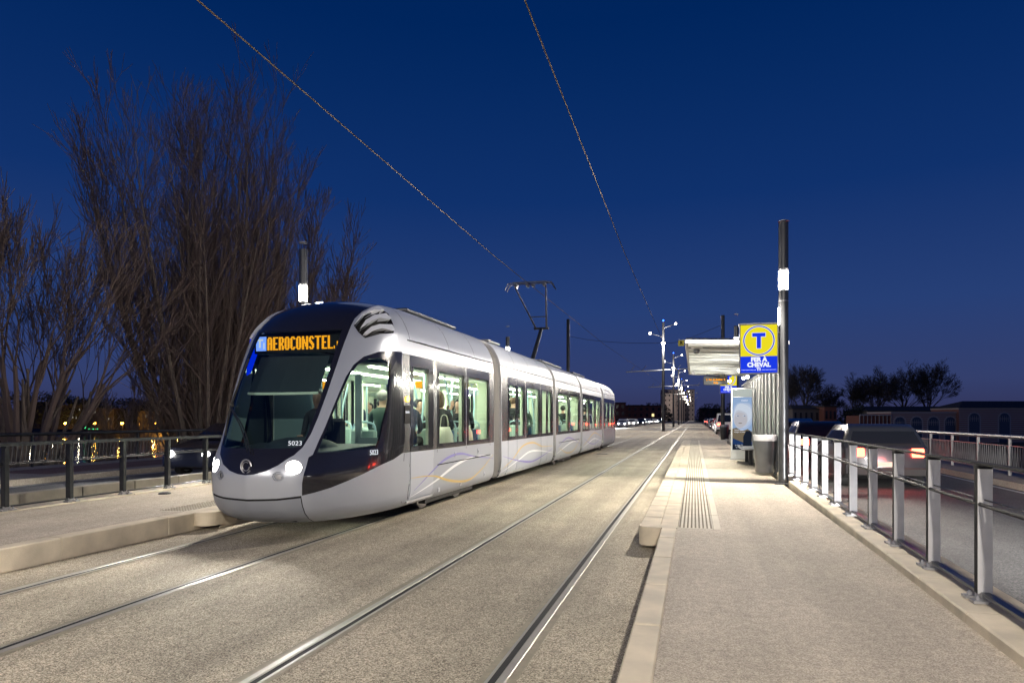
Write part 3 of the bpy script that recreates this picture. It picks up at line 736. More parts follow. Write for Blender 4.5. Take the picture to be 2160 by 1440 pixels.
# ================================================================== PEOPLE
def person(label,loc,face,pose='sit',coat='cloth_black',legs='cloth_navy',hair='hair_black',hairlen=0,size=1.,lean=0.,arms='lap',group='passengers inside the tram'):
    """one continuous skinned figure; local frame: facing +Y, origin at the feet"""
    k=size; hip=.50 if pose=='sit' else .92; V=[];E=[];Rr=[]
    def a(p,r,par=None):
        V.append(Vector(p)); Rr.append(r if isinstance(r,tuple) else (r,r)); i=len(V)-1
        if par is not None: E.append((par,i))
        return i
    fw=math.sin(lean); up=math.cos(lean)
    def T(x,y,h): return (x,y*up+h*fw,hip+h*up-y*fw)
    pel=a(T(0,0,0),(.16,.12)); wa=a(T(0,0,.18),(.145,.10),pel); ch=a(T(0,.0,.38),(.175,.115),wa); sh=a(T(0,-.01,.50),(.12,.09),ch)
    nk=a(T(0,.005,.575),.055,sh); h0=a(T(0,.02,.64),(.062,.07),nk); h1=a(T(0,.03,.70),(.075,.09),h0); h2=a(T(0,.02,.77),(.074,.09),h1); h3=a(T(0,.01,.82),(.045,.055),h2)
    for s in (-1,1):
        if pose=='sit':
            t=a((s*.09,.12,hip),.085,pel); kn=a((s*.11,.44,hip+.02),.062,t); an=a((s*.11,.46,.09),.042,kn); ft=a((s*.12,.58,.04),(.045,.03),an)
        else:
            t=a((s*.09,0,hip-.1),.09,pel); kn=a((s*.10,.03,.48),.06,t); an=a((s*.10,0,.09),.042,kn); ft=a((s*.11,.13,.04),(.045,.03),an)
        so=a(T(s*.19,-.01,.47),.06,sh)
        if arms=='lap': el=a(T(s*.24,.02,.20),.045,so); wr=a((s*.12,.26,hip+.14),.03,el); d=Vector((-s*.3,1,-.1)).normalized()
        elif arms=='up': 
            if s>0: el=a(T(.27,.12,.38),.045,so); wr=a(T(.22,.25,.60),.03,el); d=Vector((-.2,.3,1)).normalized()
            else: el=a(T(-.25,.05,.20),.045,so); wr=a(T(-.12,.28,.25),.03,el); d=Vector((.4,1,0)).normalized()
        elif arms=='phone': el=a(T(s*.22,.08,.20),.045,so); wr=a(T(s*.06,.30,.33),.03,el); d=Vector((-s*.2,.4,1)).normalized()
        else: el=a(T(s*.25,-.02,.20),.045,so); wr=a(T(s*.25,.06,-.05),.03,el); d=Vector((0,.2,-1)).normalized()
        W=V[wr]; pm=a(W+d*.06,(.036,.022),wr); side=Vector((0,0,1)).cross(d); side=side.normalized() if side.length>.1 else Vector((1,0,0))
        nx=d.cross(side)
        for j,L in enumerate((.070,.08,.075,.058)):
            b=W+d*.095+side*((j-1.5)*.02); i1=a(b,.011,pm); i2=a(b+d*L*.5+nx*.008,.009,i1); a(b+d*L*.85+nx*.03,.008,i2)
        i1=a(W+d*.05+side*.042*-s,.012,pm); a(W+d*.09+side*.052*-s,.010,i1)
    me=bpy.data.meshes.new('p'); me.from_pydata([v*k for v in V],E,[]); o=bpy.data.objects.new('p',me); COL.objects.link(o)
    m=o.modifiers.new('s','SKIN'); me.skin_vertices[0].data[0].use_root=True
    for i,r in enumerate(Rr): me.skin_vertices[0].data[i].radius=(r[0]*k,r[1]*k)
    m2=o.modifiers.new('d','SUBSURF'); m2.levels=1
    dg=bpy.context.evaluated_depsgraph_get(); dg.update(); mesh=bpy.data.meshes.new_from_object(o.evaluated_get(dg)); bpy.data.objects.remove(o)
    # face: nose, brow, chin pulled out of the head
    hc=Vector(T(0,.03,.70))*k; F=Vector((0,up,-fw)); U=Vector((0,fw,up))
    for v in mesh.vertices:
        d=v.co-hc; f=d.dot(F); h=d.dot(U)
        if d.length<.14*k and f>.04*k:
            if abs(v.co.x)<.022*k and -.05*k<h<.01*k: v.co+=F*.022*k
            if .015*k<abs(v.co.x)<.045*k and 0<h<.03*k: v.co-=F*.008*k
    for n in ('skin',coat,legs): mesh.materials.append(M[n])
    nz=(Vector(T(0,.005,.575))*k)
    for p in mesh.polygons:
        p.use_smooth=True; c=p.center; d=(c-nz).dot(U)
        mi=1
        if d>-.01*k: mi=0
        elif pose=='sit' and (c.y>.1*k and c.z<(hip+.11)*k and abs(c.x)<.25*k and not(c.z>(hip+.09)*k)): mi=2
        elif pose!='sit' and c.z<(hip-.12)*k: mi=2
        p.material_index=mi
    hands=[V[i]*k for i in range(len(V)) if Rr[i][0]<=.036 and Rr[i][0]<.045 and V[i].z>.2 and Rr[i][0]!=.03 and Rr[i]!=(.045,.03)]
    for p in mesh.polygons:
        if p.material_index and any((p.center-h).length<.035*k for h in hands): p.material_index=0
    ob=bpy.data.objects.new('person',mesh); COL.objects.link(ob); ob.location=loc; ob.rotation_euler=(0,0,face); tag(ob,label,'person',group)
    # hair cap with thickness
    mb=MB(); hd=Vector(T(0,.0,.765))*k; n=14
    mb.sphere(tuple(hd),.108*k,n,0,(.86,1.02,.92)); 
    vs=[]
    for v in mb.v:
        p=Vector(v); d=p-hd; f=d.dot(F); h=d.dot(U)
        if f>.02 and h<.055*k: p=p-F*(f-.02)*.9   # keeps the face clear
        if h<-.02 and hairlen: p=p-U*hairlen*.5*k if f<.03 else p
        p+=Vector((random.uniform(-1,1),random.uniform(-1,1),random.uniform(-1,1)))*.006
        vs.append(tuple(p))
    mb.v=vs
    hm=bpy.data.meshes.new('hair'); hm.from_pydata(mb.v,[],mb.f); hm.materials.append(M[hair]); ho=bpy.data.objects.new('hair',hm); COL.objects.link(ho); ho.parent=ob
    for p in hm.polygons: p.use_smooth=True
    if arms=='phone':
        mp=MB(); c=Vector(T(0,.36,.44))*k; mp.bbox(c.x-.035,c.x+.035,c.y-.006,c.y+.006,c.z-.07,c.z+.07,.004); po=bpy.data.meshes.new('phone'); po.from_pydata(mp.v,[],mp.f); po.materials.append(M['gloss_black']); q=bpy.data.objects.new('phone',po); COL.objects.link(q); q.location=ob.location; q.rotation_euler=ob.rotation_euler; tag(q,'dark phone held up by the passenger behind the first door glass','phone')
    return ob
FZ=.40
P=person
P('tram driver in dark jacket sitting behind the windscreen',(CX+.02,9.22,FZ-.02+.34),PI,'sit','cloth_black','cloth_navy','hair_grey',size=.97)
P('grey haired man in a green coat seen from behind in the front seats',(CX+.40,10.62,FZ+.32),0,'sit','cloth_green','cloth_navy','hair_grey')
P('brown haired woman on the front seat nearest the cab side window',(CX+.82,10.68,FZ+.32),.1,'sit','cloth_navy','cloth_black','hair_brown',.15)
P('standing passenger in grey coat looking at a phone behind the first tram door',(CX+.55,11.12,FZ),2.2,'stand','cloth_grey','cloth_black','hair_grey',arms='phone')
P('boy with short black hair facing the window in the first window bay',(CX+.50,11.95,FZ+.30),-1.75,'sit','cloth_black','cloth_black','hair_black',size=.93)
P('curly brown haired passenger in black beside the boy at the first window',(CX+.78,12.35,FZ+.32),.15,'sit','cloth_black','cloth_navy','hair_brown',.2)
P('young man with brown hair standing and leaning down in the first window bay',(CX+.42,12.55,FZ),-.9,'stand','cloth_navy','cloth_black','hair_brown',lean=.35,arms='up')
P('black haired passenger in dark jacket sitting at the second window bay',(CX+.78,13.62,FZ+.32),.1,'sit','cloth_black','cloth_grey','hair_black')
P('long haired woman in black leaning at the left edge of the second window bay',(CX+.86,13.20,FZ+.30),PI,'sit','cloth_black','cloth_black','hair_black',.3,size=.95)
P('passenger in navy coat standing behind the first double door of the second car',(CX+.6,16.2,FZ),-1.2,'stand','cloth_navy','cloth_black','hair_black')
P('passenger in black standing by the middle window of the second car',(CX+.7,18.15,FZ),-.3,'stand','cloth_black','cloth_navy','hair_brown',arms='up')
P('passenger in dark green sitting at the middle window of the second car',(CX+.85,18.75,FZ+.30),PI,'sit','cloth_green','cloth_black','hair_black')
P('passenger in grey standing behind the rear double door of the second car',(CX+.5,20.1,FZ),.8,'stand','cloth_grey','cloth_black','hair_black')
P('blond looking passenger in beige coat at the window of the short middle car',(CX+.82,22.95,FZ+.32),PI,'sit','cloth_cream','cloth_black','hair_brown')
P('passenger in green beside the beige coated one in the short middle car',(CX+.80,23.6,FZ+.32),.2,'sit','cloth_green','cloth_black','hair_brown')
P('passenger in black by the second window of the short middle car',(CX+.80,25.0,FZ+.32),0,'sit','cloth_black','cloth_black','hair_black')
P('passenger in navy standing behind the double door of the fourth car',(CX+.6,28.3,FZ),-.8,'stand','cloth_navy','cloth_black','hair_black')
P('passenger in black sitting in the fourth car of the tram',(CX+.85,30.0,FZ+.32),0,'sit','cloth_black','cloth_black','hair_black')
P('passenger in black sitting in the rearmost car of the tram',(CX+.85,35.2,FZ+.32),0,'sit','cloth_black','cloth_navy','hair_brown')
def bag(loc,label):
    mb=MB(); n=12; prof=[(0.17,.10,0),(0.185,.12,.12),(.17,.11,.32),(.13,.08,.42),(.12,.05,.46)]; vs=[];fs=[]
    for rx,ry,z in prof:
        for k in range(n): t=2*PI*k/n; vs.append((loc[0]+rx*math.cos(t)*(1+.08*math.sin(3*t+z*9)),loc[1]+ry*math.sin(t)*1.4,loc[2]+z))
    m=len(prof); fs=[(i*n+k,i*n+(k+1)%n,(i+1)*n+(k+1)%n,(i+1)*n+k) for i in range(m-1) for k in range(n)]+[tuple(range(n-1,-1,-1)),tuple((m-1)*n+k for k in range(n))]
    mb.add(vs,fs); mb.tube(smooth_pts([(loc[0]-.08,loc[1],loc[2]+.44),(loc[0]-.05,loc[1],loc[2]+.66),(loc[0]+.05,loc[1],loc[2]+.66),(loc[0]+.08,loc[1],loc[2]+.44)],4),.01,6)
    o=mb.build('shopping_bag','cloth_cream',None,smooth=True); tag(o,label,'bag')
bag((CX+1.0,13.15,1.0),'cream coloured bag held against the second window bay of the tram')
bag((CX+1.0,12.0,.98),'narrow white bag below the boy in the first window bay')
# ================================================================== SETTING
YA,YB=-14,900
def sheet(name,x0,x1,y0,y1,z,m):
    mb=MB(); mb.add([(x0,y0,z),(x1,y0,z),(x1,y1,z),(x0,y1,z)],[(0,1,2,3)]); o=mb.build(name,m); return struct(o)
def slab(name,x0,x1,y0,y1,z0,z1,m): mb=MB(); mb.box(x0,x1,y0,y1,z0,z1); return struct(mb.build(name,m))
sheet('ground',-3000,3000,-1500,3500,-9,'soil')
# water with long wave relief
wm=mat('water',(.006,.010,.016),.09); nt=wm.node_tree; b=nt.nodes['Principled BSDF']; b.inputs['IOR'].default_value=1.33
tc=nt.nodes.new('ShaderNodeTexCoord'); n=nt.nodes.new('ShaderNodeTexNoise'); n.inputs['Scale'].default_value=.9; n.inputs['Detail'].default_value=4; nt.links.new(tc.outputs['Object'],n.inputs['Vector'])
u=nt.nodes.new('ShaderNodeBump'); u.inputs['Strength'].default_value=.5; u.inputs['Distance'].default_value=.16; nt.links.new(n.outputs['Fac'],u.inputs['Height']); nt.links.new(u.outputs[0],b.inputs['Normal'])
bank=[(-1500,470),(-700,400),(-285,275),(-120,205),(54,160),(200,110),(900,-200)]
mb=MB(); mb.add([(-1500,-800,-6.5),(900,-800,-6.5)]+[(x,y+3,-6.5) for x,y in bank[::-1]],[tuple(range(9))]); struct(mb.build('water','water'))
mb=MB(); vs=[(x,y,-6.6) for x,y in bank]+[(x,y+4,-3.6) for x,y in bank]+[(x,y+2600,-3.4) for x,y in bank]; n=len(bank)
mb.add(vs,[(i,i+1,n+i+1,n+i) for i in range(n-1)]+[(n+i,n+i+1,2*n+i+1,2*n+i) for i in range(n-1)]); struct(mb.build('far_bank','soil'))
mb=MB(); N=24
ring=[(-48+34*math.cos(2*PI*k/N)*(1+.1*math.sin(3*2*PI*k/N)),34+38*math.sin(2*PI*k/N)) for k in range(N)]
mb.add([(x,y,-6.7) for x,y in ring]+[(-48+(x+48)*.8,34+(y-34)*.8,-5.2) for x,y in ring],[(k,(k+1)%N,N+(k+1)%N,N+k) for k in range(N)]+[tuple(range(N,2*N))]); struct(mb.build('near_bank','soil'))
slab('bridge_deck',-19.6,8.4,YA,YB,-1.6,-.05,'concrete')
sheet('left_road',-15.5,-10.75,YA,YB,0,'asphalt'); sheet('right_road',2.2,7.0,YA,YB,0,'asphalt')
sheet('trackbed',-10.75,2.2,YA,YB,-.004,'trackbed')
slab('left_pavement',-19.4,-15.5,YA,YB,-.04,.15,'pavement')
slab('right_pavement',7.0,8.3,YA,YB,-.04,.15,'pavement')
sheet('cycle_path',-18.2,-16.2,14,YB,.154,'path_red')
mb=MB(); 
for x in (-15.3,-11.1): 
    for k in range(0,70): mb.add([(x-.06,YA+k*6,.004),(x+.06,YA+k*6,.004),(x+.06,YA+k*6+(5.99 if x<-15 else 5.99),.004),(x-.06,YA+k*6+5.99,.004)],[(0,1,2,3)])
for k in range(0,60): mb.add([(6.75,YA+k*6,.004),(6.87,YA+k*6,.004),(6.87,YA+k*6+5.9,.004),(6.75,YA+k*6+5.9,.004)],[(0,1,2,3)])
struct(mb.build('road_marking','mark_white' if 'mark_white' in M else 'slab_stone'))
HR=.28; HL=.25
def plat(name,xa,xb,y0,y1,z):
    mb=MB(); mb.box(xa,xb,y0,y1,-.004,z); return struct(mb.build(name,'pavement'))
# right platform: foreground strip and raised stop, left one mirrored
plat('platform',-.20,1.72,YA,8.46,HR); plat('platform',.312,1.72,8.46,42.6,HR)
mb=MB(); mb.add([(-.65,42.6,HR),(1.72,42.6,HR),(1.72,47,.01),(-.65,47,.01)],[(0,1,2,3)]); struct(mb.build('platform_ramp','pavement'))
plat('platform',-9.55,-7.12,YA,8.3,HL); plat('platform',-9.55,-7.62,8.3,42.6,HL)
def stones(name,x0,x1,y0,y1,z0,z1,L,gap=.008,b=.012,m='kerb_stone',ph=0.,jit=.0015):
    mb=MB(); y=y0-ph
    while y<y1-.02:
        a=max(y,y0); e=min(y+L-gap,y1)
        if e-a>.03:
            dz=random.uniform(-jit,jit); mb.bbox(x0,x1,a,e,z0,z1+dz,b)
        y+=L
    mb.box(x0+.01,x1-.01,y0,y1,z0,z1-.02); return mb.build(name,m)
mat('kerb_inner',(.2,.17,.13),.9)
struct(stones('kerb',-.38,-.20,YA,8.46,-.004,HR+.003,1.1,ph=.25))
struct(stones('kerb',-7.12,-6.92,YA,8.3,-.004,HL+.003,1.62,ph=.9))
struct(stones('platform_edge',-.65,-.405,8.72,42.6,-.004,HR+.002,.62))
struct(stones('platform_paving',-.40,-.19,8.46,42.6,.0,HR+.001,1.24,b=.004))
struct(stones('platform_paving',-.186,.224,8.46,42.6,.0,HR+.001,.62,b=.003,m='slab_stone'))
struct(stones('platform_paving',.226,.312,8.46,42.6,.0,HR+.001,1.24,b=.003,m='slab_stone'))
struct(stones('platform_edge',-6.93,-6.74,8.6,42.6,-.004,HL+.002,.62))
struct(stones('platform_paving',-7.12,-6.935,8.3,42.6,.0,HL+.001,1.24,b=.004))
struct(stones('platform_paving',-7.62,-7.12,8.3,42.6,.0,HL+.001,.62,b=.003,m='slab_stone'))
def nosing(x0,x1,y0,y1,z,sgn):
    """rounded end block of the platform edge"""
    mb=MB(); r=.17; n=8; w=x1-x0
    if sgn>0: P=[(x1,y0)]+[(x0+r-r*math.sin(PI/2*k/n),y0+r-r*math.cos(PI/2*k/n)) for k in range(n+1)]+[(x0,y1),(x1,y1)]
    else: P=[(x0,y1),(x1,y1)]+[(x1-r+r*math.cos(PI/2*k/n),y0+r-r*math.sin(PI/2*k/n)) for k in range(n+1)]+[(x0,y0)]
    c=(sum(p[0] for p in P)/len(P),sum(p[1] for p in P)/len(P)); sh=[(c[0]+(p[0]-c[0])*.95,c[1]+(p[1]-c[1])*.95) for p in P]; m=len(P)
    mb.add([(a,b,.06) for a,b in P]+[(a,b,z-.012) for a,b in P]+[(a,b,z) for a,b in sh],[(i,(i+1)%m,m+(i+1)%m,m+i) for i in range(m)]+[(m+i,m+(i+1)%m,2*m+(i+1)%m,2*m+i) for i in range(m)]+[tuple(range(2*m,3*m)),tuple(range(m-1,-1,-1))])
    o=mb.build('edge_block','kerb_stone'); fixnormals(o); return o
tag(nosing(-.66,-.39,8.42,8.72,HR+.004,1),'rounded pale stone end block of the right platform edge','kerb block')
tag(nosing(-6.92,-6.66,8.28,8.6,HL+.004,-1),'rounded pale stone end block of the left platform edge beside the tram nose','kerb block')
mb=MB()
y=8.52
while y<42.5:
    for k in range(9):
        x=-.165+k*.0455; mb.add([(x-.010,y,HR+.003),(x+.010,y,HR+.003),(x+.010,y+.036,HR+.003),(x-.010,y+.036,HR+.003),(x-.008,y+.004,HR+.008),(x+.008,y+.004,HR+.008),(x+.008,y+.032,HR+.008),(x-.008,y+.032,HR+.008)],[(4,5,6,7),(0,1,5,4),(1,2,6,5),(2,3,7,6),(3,0,4,7)])
    y+=.0775
struct(mb.build('tactile_strip','stud_dark'))
mb=MB(); y=8.36
while y<24:
    for k in range(9):
        x=-7.58+k*.05; mb.add([(x-.014,y,HL+.003),(x+.014,y,HL+.003),(x+.014,y+.05,HL+.003),(x-.014,y+.05,HL+.003),(x-.01,y+.004,HL+.008),(x+.01,y+.004,HL+.008),(x+.01,y+.046,HL+.008),(x-.01,y+.046,HL+.008)],[(4,5,6,7),(0,1,5,4),(1,2,6,5),(2,3,7,6),(3,0,4,7)])
    y+=.11
struct(mb.build('tactile_strip','stud_dark'))
# coping that carries the fences
def coping(name,f,w,y0,y1,z,L,sgn):
    mb=MB(); y=y0
    while y<y1:
        e=min(y+L-.008,y1); xa,xb=f(y),f(e); t=random.uniform(-.002,.002)
        vs=[]
        for zz,ins in ((-.004,0),(z-.012,0),(z,.012)):
            for (x,yy) in ((xa,y),(xa+sgn*w,y),(xb+sgn*w,e),(xb,e)):
                cx=(xa+xb+sgn*w)/2; vs.append((x+(cx-x)/abs(cx-x)*ins,yy,zz+t*(zz>0)))
        mb.add(vs,[(0,1,5,4),(1,2,6,5),(2,3,7,6),(3,0,4,7),(4,5,9,8),(5,6,10,9),(6,7,11,10),(7,4,8,11),(8,9,10,11)]); y+=L
    o=mb.build(name,'kerb_stone'); fixnormals(o); return struct(o)
def fx(s): return 1.915+.0148*(s-5.35)/1.066 if s<20 else 1.915+.0148*(20-5.35)/1.066
def fl_(s): return -9.63-.033*(s-7.65) if s<16 else -9.63-.033*(16-7.65)
coping('coping',lambda s:fx(s)-.22,.46,YA,42.6,HR+.075,1.0,1)
coping('coping',lambda s:fl_(s)+.10,.36,YA,42.6,HL+.02,1.0,-1)
# low wall between the left platform and the road
lw=MB(); y=YA
while y<60: lw.bbox(-10.98,-10.75,y,y+1.19,-.004,.36,.01); y+=1.2
tag(lw.build('low_wall','concrete'),'low grey stone wall between the left road and the dark railing','wall')
# ---- rails, laid in grooves
def rail_pair(name,off,label):
    root=thing(name,label,'tram track',(off(0)[0],0,0))
    for k,dx in enumerate((-.7525,.7525)):
        # groove is on the inner side of the running head
        s=1 if dx<0 else -1; mb=MB(); mh=MB(); mg=MB(); me_=MB()
        ys=[YA+i*.5 for i in range(60)]+[16+i*4 for i in range(30)]+[136+i*40 for i in range(20)]
        def strip(b,a0,a1,z0,z1=None):
            z1=z0 if z1 is None else z1; vs=[]
            for y in ys:
                x=off(y)[0]+dx; vs+= [(x+s*a0,y,z0),(x+s*a1,y,z1)]
            f=[(2*i,2*i+1,2*i+3,2*i+2) for i in range(len(ys)-1)]; b.add(vs,f)
        strip(mh,-.022,.026,.006); strip(mh,-.028,-.022,.002,.006); strip(mh,.026,.034,.006,-.0005)
        strip(mg,.034,.078,.0004); strip(mh,.078,.095,.0025); strip(mh,.095,.101,.0025,0.0)
        strip(mb,-.085,-.028,.001); strip(mb,.101,.145,.001)
        r=mh.build('rail','steel_rail',root); g=mg.build('groove','groove_black',r); e=mb.build('joint_filler','filler',r)
        for o in (r,g,e): fixnormals(o)
    return root
mat('steel_rail',(.36,.34,.30),.45,.35,noise=.15,nscale=3); mat('filler',(.27,.24,.18),.7,noise=.2,nscale=12)
rail_pair('tram_track',lambda y:(-1.8975+(.0045*max(0,(10-y))**1.0)*.5,),'nearer pair of grooved tram rails on the empty right track')
def offl(y):
    P=[(-14,-5.15),(0,-5.27),(3.6,-5.345),(4.8,-5.40),(6.9,-5.47),(10,-5.505),(14,CX),(2000,CX)]
    for a,b in zip(P,P[1:]):
        if a[0]<=y<=b[0]: t=(y-a[0])/(b[0]-a[0]); return (a[1]+(b[1]-a[1])*t,)
rail_pair('tram_track',offl,'farther pair of grooved tram rails running under the tram')
mb=MB()
for y in (3.1,8.25,16.4,24.6,33):
    mb.add([(-4.6,y,.0004),(-2.78,y-.02,.0004),(-2.78,y,.0004),(-4.6,y+.016,.0004)],[(0,1,2,3)]); mb.add([(-2.5,y-.01,.0004),(-1.26,y-.015,.0004),(-1.26,y+.004,.0004),(-2.5,y+.006,.0004)],[(0,1,2,3)])
struct(mb.build('surface_joint','stud_dark'))
# small drain cover between the tracks
mb=MB(); mb.box(-4.25,-3.75,30.6,31.1,-.004,.004); tag(mb.build('drain_cover','dark_metal'),'small dark drain cover in the track bed beside the tram','cover')
mb=MB(); mb.lathe([(.11,0),(.10,.02),(.05,.035)],(-9.15,10.2,HL),14); tag(mb.build('ground_stud','dark_metal'),'small round metal stud on the left platform near the railing','stud')
# ---------------------------------------------------------------- fences
def fence(root_label,f,y0,n0,n1,pitch,z0,dark,side):
    rt=thing('guard_rail',root_label,'railing',(f(y0),y0,z0))
    pm='dark_metal' if dark else 'aluminium'; h=.93; first=None  # dark version: same railing with the shade put into its colour
    for n in range(n0,n1):
        s=y0+n*pitch; x=f(s)
        if first is None:
            mb=MB(); mb.box(x-.045,x+.045,s-.03,s+.03,z0+.05,z0+h-.03,0,{5:1,3:1}); mb.box(x-.047,x+.047,s-.022,s+.036,z0+h-.03,z0+h-.005,1)  # bright posts: side faces blackened to paint in their dark reflections
            first=mb.build('post',[pm,'dark_metal' if dark else 'black_edge'],rt); base=(x,s)
            mb=MB()
            for q in (-.13,.13): mb.box(x-side*.10,x-side*.01,s+q*.55-.05,s+q*.55+.03,z0+.002,z0+.02); mb.lathe([(.016,z0+.02),(.016,z0+.035),(.006,z0+.05)],(x-side*.06,s+q*.55,0),8)
            mb.box(x-.03,x+.03,s-.06,s+.06,z0+.0,z0+.06)
            mb.build('foot_bracket','steel',first)
        else: copy_tree(first,rt,loc=(x-base[0],s-base[1],0))
    ys=[y0+n*pitch for n in range(n0,n1)]+[y0+(n1)*pitch]
    def bar(name,w,zb,zt,m,dx=0):
        mb=MB(); vs=[]
        for y in ys:
            x=f(y)+dx; vs+=[(x-w/2,y,zb),(x+w/2,y,zb),(x+w/2,y,zt),(x-w/2,y,zt)]
        N=len(ys); mb.add(vs,[(4*i+k,4*i+(k+1)%4,4*i+4+(k+1)%4,4*i+4+k) for i in range(N-1) for k in range(4)]+[(3,2,1,0),(4*N-4,4*N-3,4*N-2,4*N-1)]); o=mb.build(name,m,rt); fixnormals(o)
    bar('top_rail',.075 if not dark else .10,z0+h-.003,z0+h+(.012 if not dark else .045),'dark_metal' if dark else 'black_edge')
    bar('bottom_rail',.055,z0+.045,z0+.062,'grey_metal' if not dark else 'dark_metal')
    mb=MB(); mb.tube([(f(y)-(.03 if not dark else .0),y,z0+.66) for y in ys],.014,8); mb.build('mid_rail','dark_metal' if dark else 'black_edge',rt)
    mb=MB(); mb.tube([(f(y),y,z0+.66+.03) for y in ys],.006,6); mb.build('wire','dark_metal',rt)
    return rt
fence('low railing with bright flat metal posts along the right platform',fx,5.35,-2,35,1.066,HR+.075,False,1)
fence('low metal railing darkened for shade along the left platform beside the low wall',fl_,7.65,-5,30,1.092,HL+.02,True,-1)
def lattice(label,x,y0,y1,z0,gapat=None,m='steel'):
    rt=thing('bridge_parapet',label,'railing',(x,y0,z0)); h=.98
    mb=MB(); y=y0; pitch=.125; L=[]
    def clear(y): return not(gapat and gapat[0]-.1<y<gapat[1]+.1)
    while y<min(y1,y0+120):
        if clear(y):
            mb.tube([(x,y,z0+.12),(x,y+pitch*.5,z0+.74)],.011,4,0,False); mb.tube([(x,y+pitch,z0+.12),(x,y+pitch*.5,z0+.74)],.011,4,0,False)
        y+=pitch*1.15
    mb.build('lattice_infill',m,rt)
    segs=[(y0,y1)] if not gapat else [(y0,gapat[0]),(gapat[1],y1)]
    mb=MB()
    for a,b in segs: mb.box(x-.02,x+.02,a,b,z0+.10,z0+.125); mb.box(x-.02,x+.02,a,b,z0+.74,z0+.765)
    mb.build('frame_rail',m,rt)
    mb=MB()
    for a,b in segs: mb.tube([(x,a,z0+h),(x,b,z0+h)],.055,10)
    mb.build('hand_rail',m,rt)
    mb=MB(); mb.box(x-.035,x+.035,y0-.01,y0+.03,z0,z0+h-.04); p0=mb.build('post',m,rt); y=y0+2; c=0
    while y<y1 and c<90:
        if clear(y): copy_tree(p0,rt,loc=(0,y-y0,0))
        y+=2.0; c+=1
    if gapat:
        mb=MB(); mb.bbox(x-.25,x+.35,gapat[0],gapat[1],z0,z0+.95,.02); mb.build('plinth','concrete',rt)
    return rt
mat('parapet_metal',(.30,.29,.28),.4,.6,noise=.15,nscale=4)
lattice('pale zigzag lattice parapet with round handrail on the right edge of the bridge',7.75,6,130,.15,(17.2,18.6),'parapet_metal')
lattice('dark zigzag lattice parapet along the water on the left edge of the bridge',-19.1,4,90,.15,None,'dark_metal')
# ================================================================== STREET FURNITURE
POLE_W=[]
def lamp_post(loc,h,glow,label,side,strip=True):
    x,y,z=loc; rt=thing('street_lamp',label,'street lamp',loc,'lamp posts along the platforms')
    mb=MB(); r=.095; mb.tube([(x,y,z),(x,y,z+glow[0]-.04)],r,24); mb.tube([(x,y,z+glow[1]+.04),(x,y,z+h)],r,24); mb.tube([(x,y,z+glow[0]-.04),(x,y,z+glow[1]+.04)],r*.55,16)
    mb.build('pole','pole_metal',rt,smooth=True,auto=40)
    mb=MB(); mb.lathe([(.17,0),(.17,.015),(.10,.03)],(x,y,z),20); mb.build('base_plate','grey_metal',rt)
    mb=MB(); mb.tube([(x,y,z+glow[0]),(x,y,z+glow[1])],r*.97,24); mb.build('lantern','lantern_light',rt,smooth=True,auto=40)
    mb=MB()
    for zz in (glow[0]-.25,glow[1]+1.0): mb.tube([(x,y,z+zz),(x,y,z+zz+.015)],r+.006,24)
    mb.build('collar','steel',rt)
    if strip:
        mb=MB(); mb.box(x+side*(r*.86),x+side*(r*1.04),y-.05,y+.03,z+glow[0]-.72,z+glow[0]-.38); mb.build('strip_light','lamp_glow',rt)
    return rt
LX=1.74
lp=lamp_post((LX,14.7,HR),5.26,(3.92,4.28),'tall dark cylindrical lamp post nearest the camera, beside the yellow and blue stop sign',-1)
lamp_post((LX,30.6,HR),5.26,(4.45,4.75),'lamp post standing behind the shelter roof on the right platform',-1,False)
lamp_post((-8.85,14.2,HL),5.3,(4.1,4.45),'lamp post whose lantern shines just above the black roof front of the tram',1,False)
lamp_post((-8.75,32.0,HL),5.3,(4.55,4.8),'lamp post shining above the tram roof left of the pantograph',1,False)
lamp_post((LX,-4.2,HR),5.26,(3.92,4.28),'lamp post behind the camera on the right platform',-1)
lamp_post((-8.6,-4.2,HL),5.3,(3.92,4.28),'lamp post behind the camera on the left platform',1)
WARM=(1,.91,.78); 
for (x,y,z,p) in ((LX-.3,46,4.9,500),(LX-.3,-4.0,4.5,3900),(-8.3,-4.0,4.5,2200),(LX-.3,62,4.9,400),(-8.3,62,4.9,400)):
    lamp('POINT',(x,y,z),p,WARM,.12,name='lamp_light')
for (x,y,z,p,tx) in ((LX-.42,14.5,4.38,2500,-3),(LX-.42,30.4,4.9,1500,-3),(-8.85+.42,14.1,4.5,2200,-3),(-8.75+.42,31.9,4.9,1300,-4)):
    l=lamp('SPOT',(x,y,z),p,WARM,.10,angle=172,blend=.35,name='lamp_light'); aim(l,(tx,y-.8,0))
